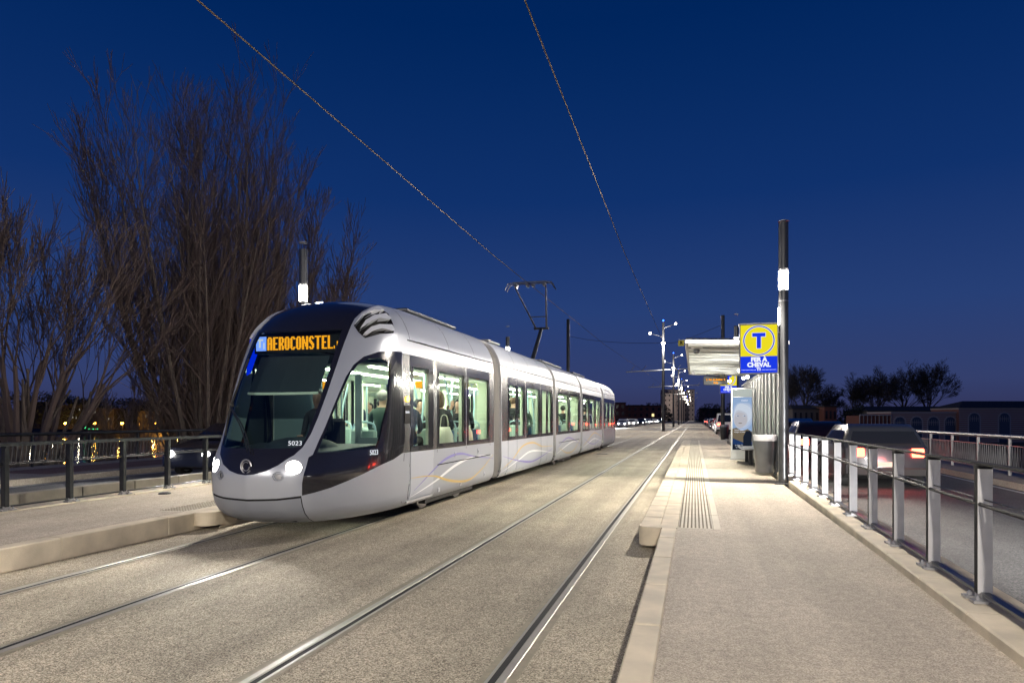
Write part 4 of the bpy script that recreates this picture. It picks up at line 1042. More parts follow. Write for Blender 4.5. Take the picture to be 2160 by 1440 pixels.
# ---- stop sign
def stop_sign(cx,y,zc,w,h,label,arm_to):
    rt=thing('stop_sign',label,'sign',(cx,y,zc)); d=.07
    mb=MB(); mb.box(cx-w/2-.02,cx+w/2+.02,y,y+d*2,zc-h/2-.02,zc+h/2+.02); mb.box(cx-w/2-.035,cx+w/2+.035,y-.01,y+2*d+.01,zc+h/2+.02,zc+h/2+.035); mb.build('frame','dark_metal',rt)
    zs=zc-h/2+h*.345
    mb=MB(); mb.box(cx-w/2,cx+w/2,y-.004,y,zs,zc+h/2); mb.build('yellow_panel','sign_yellow',rt)
    mb=MB(); mb.box(cx-w/2,cx+w/2,y-.004,y,zc-h/2,zs-.002); mb.build('blue_panel','sign_blue',rt)
    cz=(zs+zc+h/2)/2; ro=w*.43; ri=w*.395; n=48
    def ringm(ro,ri,yy,name,m):
        mb=MB(); vs=[]
        for k in range(n): t=2*PI*k/n; vs+=[(cx+ro*math.cos(t),yy,cz+ro*math.sin(t)),(cx+ri*math.cos(t),yy,cz+ri*math.sin(t))]
        mb.add(vs,[(2*k,2*k+1,2*((k+1)%n)+1,2*((k+1)%n)) for k in range(n)]); mb.build(name,m,rt)
    ringm(ro+.008,ri-.008,y-.0055,'white_ring','sign_white'); ringm(ro,ri,y-.0075,'blue_ring','sign_ring')
    a=w*.18
    for g,m,yy in ((.008,'sign_white',y-.0055),(0,'sign_blue',y-.0075)):
        mb=MB(); mb.box(cx-a-g,cx+a+g,yy-.0015,yy,cz+a*.62-g,cz+a*1.22+g); mb.box(cx-a*.31-g,cx+a*.31+g,yy-.001,yy,cz-a*1.25-g,cz+a*.7); mb.build('letter_t',m,rt)
    zb=zc-h/2; bh=zs-zb
    text('FER À',bh*.36,(cx,y-.007,zb+bh*.79),rt,'sign_white',bold=.007,ext=.002); text('CHEVAL',bh*.36,(cx,y-.007,zb+bh*.47),rt,'sign_white',bold=.007,ext=.002)
    text('T1',bh*.22,(cx,y-.007,zb+bh*.2),rt,'sign_white',bold=.005,ext=.002)
    mb=MB()
    for s in (-1,1):
        for k in range(11): x=cx+s*(w*.09+k*w*.037); mb.box(x-.006,x+.006,y-.007,y-.004,zb+bh*.17-.005,zb+bh*.17+.007)
    mb.build('dotted_line','sign_white',rt)
    mb=MB(); 
    for zz in (-.35,.35): mb.box(cx+w/2,arm_to,y+d-.02,y+d+.02,zc+h*zz-.03,zc+h*zz+.03)
    mb.build('bracket','grey_metal',rt); return rt
stop_sign(1.265,14.62,3.005,.70,.965,'bright yellow and blue tram stop sign nearest the camera, on the tall lamp post',LX-.09)
stop_sign(1.42,30.5,3.13,.66,.90,'farther tram stop sign seen under the shelter roof behind the information display',LX-.09)
# ---- shelter
sh=thing('tram_shelter','steel tram shelter with slatted canopy and ribbed back wall on the right platform','shelter',(1.9,17.4,HR))
X0,X1,S0,S1=-.17,1.95,15.7,27.0; ZC=3.32; ZR=3.24
zc=lambda x:ZC+(ZR-ZC)*(x-X0)/(X1-X0)
mb=MB()
for y in (S0,S1): mb.prism([(X0,zc(X0)-.05),(X1,zc(X1)-.05),(X1,zc(X1)+.03),(X0,zc(X0)+.03)],y-.03,y+.03,'y')
mb.box(X0-.03,X0+.03,S0,S1,ZC-.05,ZC+.03); mb.box(X1-.03,X1+.03,S0,S1,ZR-.05,ZR+.03)
fr=mb.build('canopy_frame','steel',sh)
mb=MB(); n=12
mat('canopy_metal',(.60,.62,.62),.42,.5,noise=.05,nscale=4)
for k in range(n):
    y=S0+.1+(S1-S0-.2)*k/n; w=(S1-S0)/n*.98
    vs=[]
    for yy,dz in ((y,-.02),(y+.03,-.10),(y+.05,-.15),(y+w*.12,-.165),(y+w*.75,-.10),(y+w*.98,-.005)):
        for x in (X0+.04,X1-.04): vs.append((x,yy,zc(x)+.05+dz))
    mb.add(vs,[(2*j,2*j+1,2*j+3,2*j+2) for j in range(5)],0); mb.m[-5:]=[1,0,0,2,1]  # slat faces toned dark, bright and grey to paint in their curved shading
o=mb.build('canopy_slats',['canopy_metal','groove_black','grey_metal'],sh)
mb=MB(); mb.add([(X0,S0,zc(X0)+.07),(X1,S0,zc(X1)+.07),(X1,S1,zc(X1)+.07),(X0,S1,zc(X0)+.07)],[(0,1,2,3)]); mb.build('canopy_skin','grey_metal',sh)
s=17.0
while s<29:
    mb=MB(); mb.tube([(1.93,s,HR),(1.93,s,2.88)],.065,12); mb.build('wall_column','steel_column' if 'steel_column' in M else 'steel',sh,smooth=True,auto=40); s+=1.0
mb=MB(); mb.box(2.0,2.03,16.7,29,HR+.1,2.8); mb.build('back_sheet','grey_metal',sh)
mb=MB(); mb.box(1.85,2.03,16.7,29.0,2.88,2.93); mb.build('wall_head','aluminium',sh)
mb=MB(); mb.box(1.88,1.98,16.3,16.4,HR,3.15); mb.build('end_post','dark_metal',sh)
mb=MB()
for y in (17.6,22.0,26.5): mb.tube([(1.93,y,2.9),(1.93,y,zc(1.93))],.05,10)
mb.build('canopy_strut','grey_metal',sh)
mb=MB(); y=24.5
for k in range(58): z=.45+k*.042; mb.box(1.72,1.80,y,y+.02,z,z+.022)
mb.build('perforated_edge','sign_white_dim' if 'sign_white_dim' in M else 'aluminium',sh)
for (x,y,z) in ((1.45,17.8,2.86),(1.50,22.6,2.86),(1.55,21.6,2.84),(1.2,19.6,2.90),(1.2,25,2.90)):
    mb=MB(); mb.sphere((x,y,z),.055,12,0,(1,1,.7)); mb.build('flood_light','lamp_glow',sh)
    l=lamp('SPOT',(x-.06,y,z-.06),240,(1,.96,.80),.1,angle=150,blend=.5,name='shelter_light'); l.rotation_euler=(0,R(60),0)
ll=lamp('AREA',(.9,18.5,2.4),12,(1,.97,.9),1.0,name='canopy_fill'); ll.rotation_euler=(PI,0,0); ll=lamp('AREA',(.9,23.5,2.4),12,(1,.97,.9),1.0,name='canopy_fill'); ll.rotation_euler=(PI,0,0)  # unseen upward lights added to brighten the canopy slats
# bench
bn=thing('bench','flat steel bench in front of the ribbed shelter wall','bench',(1.6,21.2,HR))
mb=MB(); mb.bbox(1.3,1.78,20.1,22.2,HR+.43,HR+.47,.01); mb.build('seat','steel',bn)
for y in (20.4,21.9): mb=MB(); mb.box(1.5,1.6,y-.04,y+.04,HR,HR+.43); mb.build('leg','dark_metal',bn)
# cameras on the canopy
def cam_unit(x,y,label,dome):
    z=zc(x)-.02; rt=thing('security_camera',label,'camera',(x,y,z))
    if dome:
        mb=MB(); mb.lathe([(.13,-.02),(.13,-.09),(.09,-.11)],(x,y,z),18); mb.build('housing','aluminium',rt)
        mb=MB(); mb.sphere((x,y,z-.15),.075,14); mb.build('dome','grey_metal',rt,smooth=True)
    else:
        mb=MB(); mb.box(x-.02,x+.02,y-.02,y+.02,z-.12,z); mb.build('mount','aluminium',rt)
        mb=MB(); mb.bbox(x-.05,x+.05,y-.16,y+.08,z-.2,z-.11,.01); mb.build('housing','aluminium',rt)
cam_unit(.06,16.2,'white dome security camera under the near edge of the shelter roof',True)
cam_unit(-.02,24.2,'small white security camera under the far end of the shelter roof',False)
# information display
dp=thing('information_display','hanging information display with amber text at the far end of the shelter','display',(.62,25.6,2.95))
mb=MB(); mb.bbox(.33,1.16,25.5,25.64,2.80,3.12,.015); mb.build('housing','dark_metal',dp)
text('2  Pal. de Justice  2',.085,(.745,25.49,2.985),dp,'led_amber',bold=.003); text('18:26',.075,(.745,25.49,2.87),dp,'led_amber',bold=.003)
mb=MB(); 
for x in (.45,1.05): mb.box(x-.015,x+.015,25.55,25.58,3.12,zc(x)); 
mb.build('hanger','grey_metal',dp)
# advertising totem
ad=thing('poster_totem','white framed lit poster totem showing a pale face on blue, on the right platform','poster panel',(1.46,22.9,HR))
XA,XB,YP=1.14,1.80,22.8
mb=MB(); mb.bbox(XA,XB,YP,YP+.16,HR,2.56,.015); mb.build('case','case_white' if 'case_white' in M else 'aluminium',ad)
emi('poster_sky',(.36,.52,.80),.75); emi('poster_pale',(.66,.74,.86),.85); emi('poster_skin',(.58,.57,.62),.8); emi('poster_tan',(.30,.24,.16),.55); emi('poster_dark',(.02,.03,.055),.5); emi('poster_blue',(.03,.08,.25),.5); emi('poster_head',(.60,.66,.62),.75); emi('poster_eye',(.12,.20,.40),.5)
a,b=XA+.04,XB-.03; z0,z1=HR+.33,2.27; W=b-a; Hh=z1-z0
mb=MB(); mb.box(a,b,YP-.006,YP,z1+.02,2.53); mb.build('header','poster_head',ad)
po=MB(); po.box(a,b,YP-.006,YP,z0,z1); po=po.build('poster','poster_sky',ad)
def flat(poly,name,m,k):
    mb=MB(); mb.add([(a+u*W,YP-.006-k*.0015,z0+w*Hh) for u,w in poly],[tuple(range(len(poly)))]); mb.build(name,m,po)
el=lambda cx,cy,rx,ry,n=20,ph=0:[(min(1,max(0,cx+rx*math.cos(2*PI*k/n))),min(1,max(0,cy+ry*math.sin(2*PI*k/n)*(1+.1*math.sin(3*2*PI*k/n+ph))))) for k in range(n)]
flat([(0,0),(1,0),(1,.34),(.75,.40),(.45,.36),(.2,.42),(0,.40)],'artwork','poster_tan',1)
flat([(0,0),(1,0),(1,.16),(.6,.13),(0,.22)],'artwork','poster_blue',2); flat([(0,0),(1,0),(1,.10),(0,.10)],'artwork','poster_dark',3)
flat([(.55,.10),(.95,.10),(1,.3),(.9,.36),(.7,.36),(.55,.25)],'artwork','poster_dark',4)
emi('poster_p2',(.45,.58,.82),.8); emi('poster_p3',(.56,.66,.84),.8); emi('poster_s2',(.62,.66,.76),.8); emi('poster_s3',(.52,.47,.47),.75)
flat(el(.56,.66,.56,.27),'artwork','poster_p2',4); flat(el(.56,.67,.50,.235),'artwork','poster_p3',5); flat(el(.54,.68,.45,.205,20,1),'artwork','poster_pale',6); flat(el(.42,.585,.37,.175,20,1),'artwork','poster_s2',7); flat(el(.42,.57,.33,.15,20,1),'artwork','poster_skin',8)
for u in (.25,.60): flat(el(u,.648,.085,.02),'artwork','poster_s2',9)
for u in (.28,.62): flat(el(u,.645,.045,.008),'artwork','poster_eye',10)
flat(el(.40,.505,.10,.007),'artwork','poster_tan',10)
text('tisséo',.085,(a+W*.62,YP-.018,z1-.1),po,'sign_white',ext=.001); text('La ligne T1',.055,(a+W*.34,YP-.018,z0+.14),po,'sign_white',ext=.001); text('en service',.05,(a+W*.34,YP-.018,z0+.075),po,'sign_white',ext=.001)
text('Essayez aussi',.05,(a+W*.33,YP-.018,z0+.62),po,'sign_white',ext=.001); text('voyager en tram',.05,(a+W*.36,YP-.018,z0+.56),po,'sign_white',ext=.001)
mb=MB(); mb.box(XA-.03,XB+.03,YP-.05,YP+.2,HR+.0,HR+.04); mb.build('plinth','aluminium',ad)
# bins
def bin_(x,y,label):
    rt=thing('litter_bin',label,'bin',(x,y,HR),'litter bins on the right platform')
    mb=MB(); mb.lathe([(.20,HR+.06),(.215,HR+.09),(.262,HR+.84),(.25,HR+.84),(.2,HR+.2)],(x,y,0),28); mb.build('body','grey_metal',rt,smooth=True,auto=40)
    mb=MB(); mb.lathe([(.268,HR+.80),(.275,HR+.93),(.24,HR+.94),(.235,HR+.8)],(x,y,0),28); mb.build('rim','aluminium',rt,smooth=True,auto=40)
    mb=MB(); mb.box(x+.20,x+.28,y-.03,y+.03,HR,HR+.9); mb.build('stand','dark_metal',rt)
bin_(1.60,16.9,'dark tapered litter bin with pale rim beside the near lamp post'); bin_(1.78,43.8,'smaller looking dark bin at the far end of the right platform')
mb=MB(); mb.bbox(1.78,1.93,15.7,15.95,HR+.25,HR+.82,.01); mb.box(1.83,1.88,15.8,15.85,HR,HR+.25); tag(mb.build('service_cabinet','aluminium'),'small grey metal box between the litter bin and the near lamp post','cabinet')
# ---- span masts at the stop and the R plate
def mast(x,y,z0,h,r,label,name='catenary_mast',grp=None):
    mb=MB(); mb.tube([(x,y,z0),(x,y,z0+h)],[r,r*.9],16); o=mb.build(name,'dark_metal',None,smooth=True,auto=40); return tag(o,label,'mast',grp)
mast(1.74,44.6,HR,7.75,.12,'plain dark mast rising behind the shelter roof, end of the span wire'); mast(-8.05,44.6,HL,7.9,.12,'plain dark mast rising behind the tram roof right of the pantograph')
mb=MB(); mb.tube(smooth_pts([(-8.05,44.6,7.05),(-6.5,44.6,6.72),(-4.2,44.6,6.48),(-2.0,44.6,6.42),(-.8,44.6,6.5),(1.74,44.6,7.45)],5),.012,5); tag(mb.build('span_wire','dark_metal'),'thin span wire across both tracks between the two plain masts','wire')
rp=thing('track_plate','small square yellow plate with letter R hanging from the span wire','sign',(-.78,44.4,6.35))
mb=MB(); mb.box(-.97,-.60,44.38,44.41,6.17,6.52); mb.build('plate','sign_yellow_dim',rp) if 'sign_yellow_dim' in M else mb.build('plate','yellow_paint',rp)
text('R',.30,(-.785,44.37,6.345),rp,'groove_black',bold=.01); mb=MB(); mb.box(-.92,-.90,44.39,44.40,6.52,6.62); mb.box(-.68,-.66,44.39,44.40,6.52,6.62); mb.build('hook','steel',rp)
# ---- contact wires
def wire(pts,label,r=.010):
    pp=[]
    for a,b in zip(pts,pts[1:]):
        n=max(1,int((Vector(b)-Vector(a)).length/(.5 if a[1]<50 else 3))); pp+=[tuple(Vector(a).lerp(Vector(b),k/n)) for k in range(n)]
    pp.append(pts[-1]); pts=pp
    mb=MB(); mb.tube(pts,r,8); return tag(mb.build('contact_wire','wire_metal',None,smooth=True),label,'wire')
wire([(-5.25,-10,6.28),(-5.30,4,6.25),(-5.55,18.9,6.26),(-5.60,44.6,6.38),(-5.85,87,7.35),(-5.5,131,7.6),(-5.8,175,7.6),(-5.5,219,7.6)],'contact wire above the tram, touching the pantograph')
wire([(-1.80,-10,6.40),(-1.85,4,6.38),(-1.95,20,6.40),(-1.9,44.6,6.5),(-1.7,87,7.35),(-1.9,131,7.6),(-1.7,175,7.6)],'contact wire above the empty right track')
# ---- masts with cross arms and lamps down the avenue
emi('lamp_dim',(1,.85,.7),25)
def avenue_mast(y,label,lights=True):
    x=-3.7; rt=thing('lamp_mast',label,'mast',(x,y,0),'masts with cross arms between the tracks')
    mb=MB(); mb.tube([(x,y,0),(x,y,13.7)],[.20,.14],12); mb.build('pole','dark_metal',rt,smooth=True,auto=40)
    mb=MB(); mb.tube([(x-4.6,y,7.45),(x+4.7,y,7.75)],.06,6); 
    for dx in (-2.6,1.6,-4.0,4.2): mb.tube([(x+dx,y,7.6),(x+dx+.5,y-.3,8.15)],.03,5)
    mb.build('cross_arm','grey_metal',rt)
    for (dx,dz,r,m) in ((.0,10.9,.22,'lamp_far'),(-1.6,12.2,.16,'lamp_dim'),(1.5,13.2+.1,.13,'lamp_dim'),(0,13.75,.10,'blue_lamp')):
        mb=MB(); mb.sphere((x+dx,y-.2,dz),r,10); 
        mb.build('lantern' if m!='blue_lamp' else 'beacon',m,rt)
        if dx: mb=MB(); mb.tube([(x,y,dz-.5),(x+dx,y-.1,dz)],.035,5); mb.build('bracket','dark_metal',rt)
for k,lab in enumerate(['nearest','second','third','fourth','fifth','sixth','seventh','eighth','ninth','tenth','eleventh','twelfth']):
    y=87+43.5*k; avenue_mast(y,'dark cross-arm mast with bright lamps, %s of the row down the avenue'%lab)
    if k<4:
        lamp('POINT',(-3.7,y-.8,10.6),6500,WARM,.25,name='lamp_light')
for yy in (420,455): lamp('POINT',(-3.7,yy,12),5000,WARM,.4,name='lamp_light')
lamp('POINT',(-3.7,64,10.6),2500,WARM,.3,name='lamp_light')
# ================================================================== CARS
def car(y,x,heading,paint,label,tails=True,heads=False,kind=0,brake=True,group='cars queueing on the right road'):
    """heading +1: drives away along +Y (we see its tail), -1: towards the camera"""
    rt=thing('car',label,'car',(x,y,0),group); L,W,Hh=[(4.2,1.74,1.46),(4.4,1.80,1.60),(3.8,1.68,1.5),(4.9,1.95,2.1)][kind]; h=heading
    prof=[(0,.32),(-.02,.62),(.05,.92),(.18,.98),(.42,Hh-.12),(.75,Hh),(L*.55,Hh),(L*.74,.98),(L-.18,.80),(L-.02,.62),(L,.3),(L-.4,.2),(.4,.2)] if kind!=3 else [(0,.35),(-.02,.8),(.02,1.15),(.08,Hh-.15),(.25,Hh),(L*.7,Hh),(L*.85,1.2),(L-.1,.95),(L,.6),(L,.3),(L-.4,.2),(.4,.2)]
    mb=MB(); secs=[(-W/2,.0,.93),(-W/2+.02,0,.97),(-W/2+.12,0,1),(W/2-.12,0,1),(W/2-.02,0,.97),(W/2,0,.93)]
    def wid(z): return 1 if z<.95 else 1-.22*(z-.95)/(Hh-.95)
    n=len(prof); vs=[];fs=[]
    for (dx,_,k) in secs:
        for (u,z) in prof: 
            uc=L/2+(u-L/2)*k; vs.append((x+dx*wid(z),y+h*uc,z if z<.95 else .95+(z-.95)*(k**.5)))
    m=len(secs)
    for i in range(m-1):
        for j in range(n): fs.append((i*n+j,(i+1)*n+j,(i+1)*n+(j+1)%n,i*n+(j+1)%n))
    fs+= [tuple(range(n)),tuple(range(m*n-1,(m-1)*n-1,-1))]
    mb.add(vs,fs); o=mb.build('body',paint,rt,smooth=True,auto=35); fixnormals(o)
    # glass
    def gl(P,name): 
        mb=MB(); mb.add(P,[tuple(range(len(P)))]); mb.build(name,'car_glass',rt)
    zt=Hh-.16; wt=W/2*wid(zt)-.1; wb=W/2-.14
    off=.028
    if kind!=3:
        gl([(x-wb,y+h*(.20-off),1.02),(x+wb,y+h*(.20-off),1.02),(x+wt,y+h*(.40-off),zt),(x-wt,y+h*(.40-off),zt)],'rear_window')
        gl([(x-wb,y+h*(L*.735+off),1.02),(x+wb,y+h*(L*.735+off),1.02),(x+wt,y+h*(L*.60+off),zt),(x-wt,y+h*(L*.60+off),zt)],'windscreen')
    else:
        gl([(x-wb,y+h*(.02-off),1.25),(x+wb,y+h*(.02-off),1.25),(x+wt,y+h*(.07-off),zt),(x-wt,y+h*(.07-off),zt)],'rear_window')
    for s in (-1,1):
        X=lambda z:x+s*(W/2*wid(z)+.004)
        gl([(X(1.0),y+h*.55,1.0),(X(1.0),y+h*L*.66,1.0),(X(zt),y+h*L*.56,zt),(X(zt),y+h*.72,zt)],'side_window')
        mb=MB(); mb.bbox(x+s*(W/2+.01),x+s*(W/2+.17),y+h*L*.64-.06,y+h*L*.64+.06,.98,1.1,.02); mb.build('mirror',paint,rt)
    for u in (.75,L-.8):
        for s in (-1,1):
            mb=MB(); mb.lathe([(.2,-.09),(.31,-.09),(.32,-.05),(.32,.05),(.31,.09),(.2,.09)],(x+s*(W/2-.09),y+h*u,.32),18,0,'x'); w=mb.build('wheel','rubber',rt)
            mb=MB(); mb.lathe([(.2,-.095),(.08,-.1),(.05,.1),(.2,.095)],(x+s*(W/2-.09),y+h*u,.32),12,0,'x'); mb.build('rim','aluminium',w)
    for s in (-1,1):
        z0=.72 if kind!=3 else .9
        mb=MB(); mb.bbox(x+s*(W/2-.26)-.11,x+s*(W/2-.26)+.13,min(y-h*.05,y+h*.06),max(y-h*.05,y+h*.06),z0,z0+.20,.02); mb.build('tail_light','brake_glow' if brake else 'tail_glow',rt)
        mb=MB(); yy=y+h*(L-.06); mb.sphere((x+s*(W/2-.3),yy+h*.02,.64),.09,10,0,(1.3,.8,1)); mb.build('headlight','car_headlight' if heads else 'aluminium',rt)
    mb=MB(); mb.box(x-.26,x+.26,min(y-h*.045,y-h*.03),max(y-h*.045,y-h*.03),.50,.61); mb.build('number_plate','slab_stone',rt)
    mb=MB(); mb.bbox(x-W/2+.06,x+W/2-.06,min(y-h*.06,y+h*.1),max(y-h*.06,y+h*.1),.3,.48,.02); mb.build('bumper','rubber',rt)
    return rt
mat('car_glass',(.01,.012,.015),.05,coat=.5)
mat('car_grey',(.05,.052,.058),.3,.4,coat=.6); mat('car_silver',(.45,.46,.48),.3,.5,coat=.6); mat('car_black',(.02,.02,.023),.25,.2,coat=.8); mat('car_white',(.65,.65,.65),.3,0,coat=.6); mat('car_red',(.32,.02,.02),.3,.1,coat=.7); mat('car_blue',(.03,.06,.16),.3,.2,coat=.7)
lst=[(17.2,4.25,'car_grey',0,'dark grey car nearest the camera in the right hand queue'),(24.2,4.1,'car_black',2,'black car second from the camera in the right hand queue'),
(31.0,4.2,'car_blue',1,'dark blue tall car third in the right hand queue'),(38,4.1,'car_silver',0,'silver car fourth in the right hand queue'),(45,4.2,'car_black',1,'black car fifth in the right hand queue')]
for y,x,p,k,lab in lst: car(y,x,1,p,lab,kind=k)
for i,(y,x,p,k) in enumerate([(72,3.1,'car_white',3),(80,3.2,'car_black',0),(88,3.2,'car_silver',0),(96,3.3,'car_red',1),(105,3.3,'car_black',0),(114,3.3,'car_blue',0),(124,3.4,'car_silver',1),(136,3.4,'car_black',0),(150,3.4,'car_white',0),(166,3.4,'car_black',1),(186,3.4,'car_silver',0)]):
    car(y,x,1,p,'%s vehicle with brake lights beyond the platform end, number %s in line'%({'car_white':'white','car_black':'black','car_silver':'silver','car_red':'red','car_blue':'blue'}[p],['one','two','three','four','five','six','seven','eight','nine','ten','eleven'][i]),kind=k,group='cars queueing beyond the platform')
for i,y in enumerate((19.6,)):
    car(y,-13.1,-1,'car_black','black oncoming car with lit headlights behind the left railing, half hidden by the tram nose',heads=True,kind=0,brake=False,group='oncoming cars on the left road')
for i,(y,x) in enumerate([(128,-12.6),(137,-13.4),(147,-12.6),(158,-13.2),(170,-12.4),(183,-13),(197,-12.6),(212,-13),(230,-12.6),(250,-13),(275,-12.6)]):
    car(y,x,-1,['car_silver','car_black','car_white'][i%3],'%s oncoming car with glaring headlights down the left road, %s beyond the tram'%(['silver','black','white'][i%3],['first','second','third','fourth','fifth','sixth','seventh','eighth','ninth','tenth','eleventh'][i]),heads=True,brake=False,kind=[0,1,2][i%3],group='oncoming cars on the left road')
# unseen car added so that its headlamps light the right lane
car(-.4,4.3,1,'car_silver','unseen silver car added beside the camera to light the right road with its headlights',heads=True,kind=0)
hb=lamp('SPOT',(3.75,4.05,.7),1500,(1,.98,.95),.08,angle=100,blend=.7,name='headlight_beam'); hb.data.energy=3500; hb.data.spot_size=R(70); aim(hb,(5.6,12,0)); hb=lamp('SPOT',(4.85,4.05,.7),1500,(1,.98,.95),.08,angle=100,blend=.7,name='headlight_beam'); hb.data.energy=7000; hb.data.spot_size=R(70); aim(hb,(6.2,12,0))
for x in (-13.6,-12.6): hb=lamp('SPOT',(x,15.1,.66),450,(1,.97,.92),.08,angle=100,blend=.7,name='headlight_beam'); aim(hb,(x,4,0))
for y in (17,24,31,38): lamp('POINT',(4.2,y-.35,.7),14,(1,.05,.03),.15,name='tail_glow_light')
hb=lamp('SPOT',(-13,118,1.0),9000,(1,.97,.9),.3,angle=110,blend=.8,name='headlight_beam'); aim(hb,(-10,70,0))
# ================================================================== TREES
def grow(mb,tips,p,d,L,r,depth,rnd,up=.25,spread=.5,nchild=3,mi=0,minr=.009):
    """a limb as a few bent segments, then children"""
    seg=3 if depth>1 else 2; pts=[p.copy()]; rr=[r]
    for i in range(seg):
        d=(d+Vector((rnd.gauss(0,1),rnd.gauss(0,1),rnd.gauss(0,.6)))*.09+Vector((0,0,up*.12))).normalized(); p=p+d*L/seg; pts.append(p.copy()); rr.append(max(minr,r*(1-.45*(i+1)/seg)))
    mb.tube(pts,rr,5 if r>.05 else 3,mi,False)
    if depth<=0: return
    for k in range(nchild):
        t=rnd.uniform(.35,1) if k else 1; j=min(seg,max(1,int(t*seg+.5))); q=pts[j]
        a=Vector((rnd.gauss(0,1),rnd.gauss(0,1),rnd.gauss(0,.3))); a=(a-d*a.dot(d)).normalized()
        nd=(d+a*spread*rnd.uniform(.5,1.2)+Vector((0,0,up))).normalized()
        grow(mb,tips,q,nd,L*rnd.uniform(.6,.82),max(minr,rr[j]*.62),depth-1,rnd,up,spread,nchild,mi,minr)
def bare_tree(name,loc,h,label,seed,kind='round',r=.35,group=None,mt='bark',lw=1.,minr=.009,nl=None,tb=0.):
    rnd=random.Random(seed); rt=thing(name,label,'tree',loc,group); base=Vector(loc); tr=MB(); cr=MB()
    if kind=='poplar':   # many upright leaders from a squat base
        tr.tube([base,base+Vector((0,0,h*.05)),base+Vector((0,0,h*.14))],[r*1.7,r*1.25,r*1.1],12)
        n=nl or (34 if h>22 else (22 if h>15 else 9))
        for k in range(n):
            a=2*PI*k/n+rnd.uniform(-.2,.2); tilt=rnd.choice([.04,.12,.2,.28,.36,.44,.52,.6])+tb*rnd.random(); hh=h*rnd.uniform(.78,.98)*(1-tilt*.42)
            d=Vector((math.cos(a)*tilt*lw,math.sin(a)*tilt,1)).normalized(); p=base+Vector((math.cos(a)*r*.7,math.sin(a)*r*.7,h*.08)); nseg=12; pts=[p.copy()];rr=[r*.27]
            for i in range(nseg):
                d=(d+Vector((rnd.gauss(0,.025),rnd.gauss(0,.025),.02+.14*tilt))).normalized(); p=p+d*hh/nseg; pts.append(p.copy()); rr.append(max(.014,r*.27*(1-(i+1)/nseg)**.8))
            tr.tube(pts,rr,6,0,False)
            for i in range(2,nseg+1):
                m=4 if i>4 else (2 if i>2 else 1)
                for j in range(m):
                    b=rnd.uniform(0,2*PI); dd=(d*1.0+Vector((math.cos(b),math.sin(b),0))*rnd.uniform(.35,.75)+Vector((0,0,.5))).normalized()
                    q=pts[i-1].lerp(pts[i],rnd.random()); L=h*.085*(1.25-i/nseg*.6)*rnd.uniform(.7,1.3)
                    grow(cr,None,q,dd,L,max(minr*1.6,rr[i]*.45),2,rnd,.28,.42,3,0,minr)
    elif kind=='pollard':
        tr.tube([base,base+Vector((.1,0,h*.12)),base+Vector((0,.1,h*.22))],[r*1.5,r*1.1,r*1.2],12)
        for k in range(15):
            a=2*PI*k/15; tilt=rnd.uniform(.1,.75); d=Vector((math.cos(a)*tilt,math.sin(a)*tilt,1)).normalized(); grow(tr,None,base+Vector((0,0,h*.20)),d,h*.24,r*.42,1,rnd,.25,.35,1,0,.02)
            grow(cr,None,base+Vector((0,0,h*.2))+d*h*.2,d,h*.24,r*.25,5,rnd,.2,.38,3,0,minr)
    else:
        grow(tr,None,base,Vector((0,0,1)),h*.36,r,0,rnd,.3,.3,1,0,.05); top=base+Vector((0,0,h*.33))
        for k in range(8):
            a=2*PI*k/7+rnd.uniform(-.3,.3); tl=rnd.choice([.1,.3,.6,.9]); d=Vector((math.cos(a)*tl*lw,math.sin(a)*tl,1)).normalized(); grow(cr,None,top,d,h*.22*(1.12-tl*.25),r*.5,6,rnd,.06,.52,3,0,minr)
    tr.build('trunk',mt,rt); cr.build('crown','twig' if mt=='bark' else mt,rt); return rt
x,y=at(436,35); bare_tree('poplar_tree',(x,y,-5.0),23.8,'very large bare poplar with many upright stems behind the tram nose',3,'poplar',.5,lw=.88,minr=.010)
x,y=at(45,28); bare_tree('bare_tree',(x,y,-5.0),13.8,'dark bare tree at the left edge of the photo behind the dark railing',11,'pollard',.55,minr=.011)
x,y=at(262,33); bare_tree('bare_tree',(x,y,-5.0),9.0,'slim pale bare tree with leaning stems between the two big trees',5,'poplar',.14,lw=1.1,minr=.009)
x,y=at(575,42); bare_tree('bare_tree',(x,y,-5.0),20.5,'wide bare tree whose twigs show right of the great poplar above the tram',9,'poplar',.40,lw=1.45,minr=.012,nl=34,tb=.25)
for i,(px,D,top,lw,l) in enumerate([(1697,190,776,.75,'tall bare round tree just right of the near lamp post'),(1752,220,822,.6,'small bare tree right of the tall round one'),(1806,200,797,.8,'bare tree at the left end of the skyline group'),(1850,195,780,.8,'second bare tree from the left of the skyline group'),(1905,192,774,.85,'third bare tree from the left of the skyline group, tallest'),(1958,190,771,.9,'bare tree at the right end of the skyline group'),(1660,210,790,.7,'bare tree partly hidden behind the near lamp post')]):
    x,y=at(px,D); bare_tree('bare_tree',(x,y,-3.5),(1.6+(882-top)*D/1440+3.5)*1.0,l,20+i,'round',.42,'bare trees on the right skyline','bark_far',lw,.024)
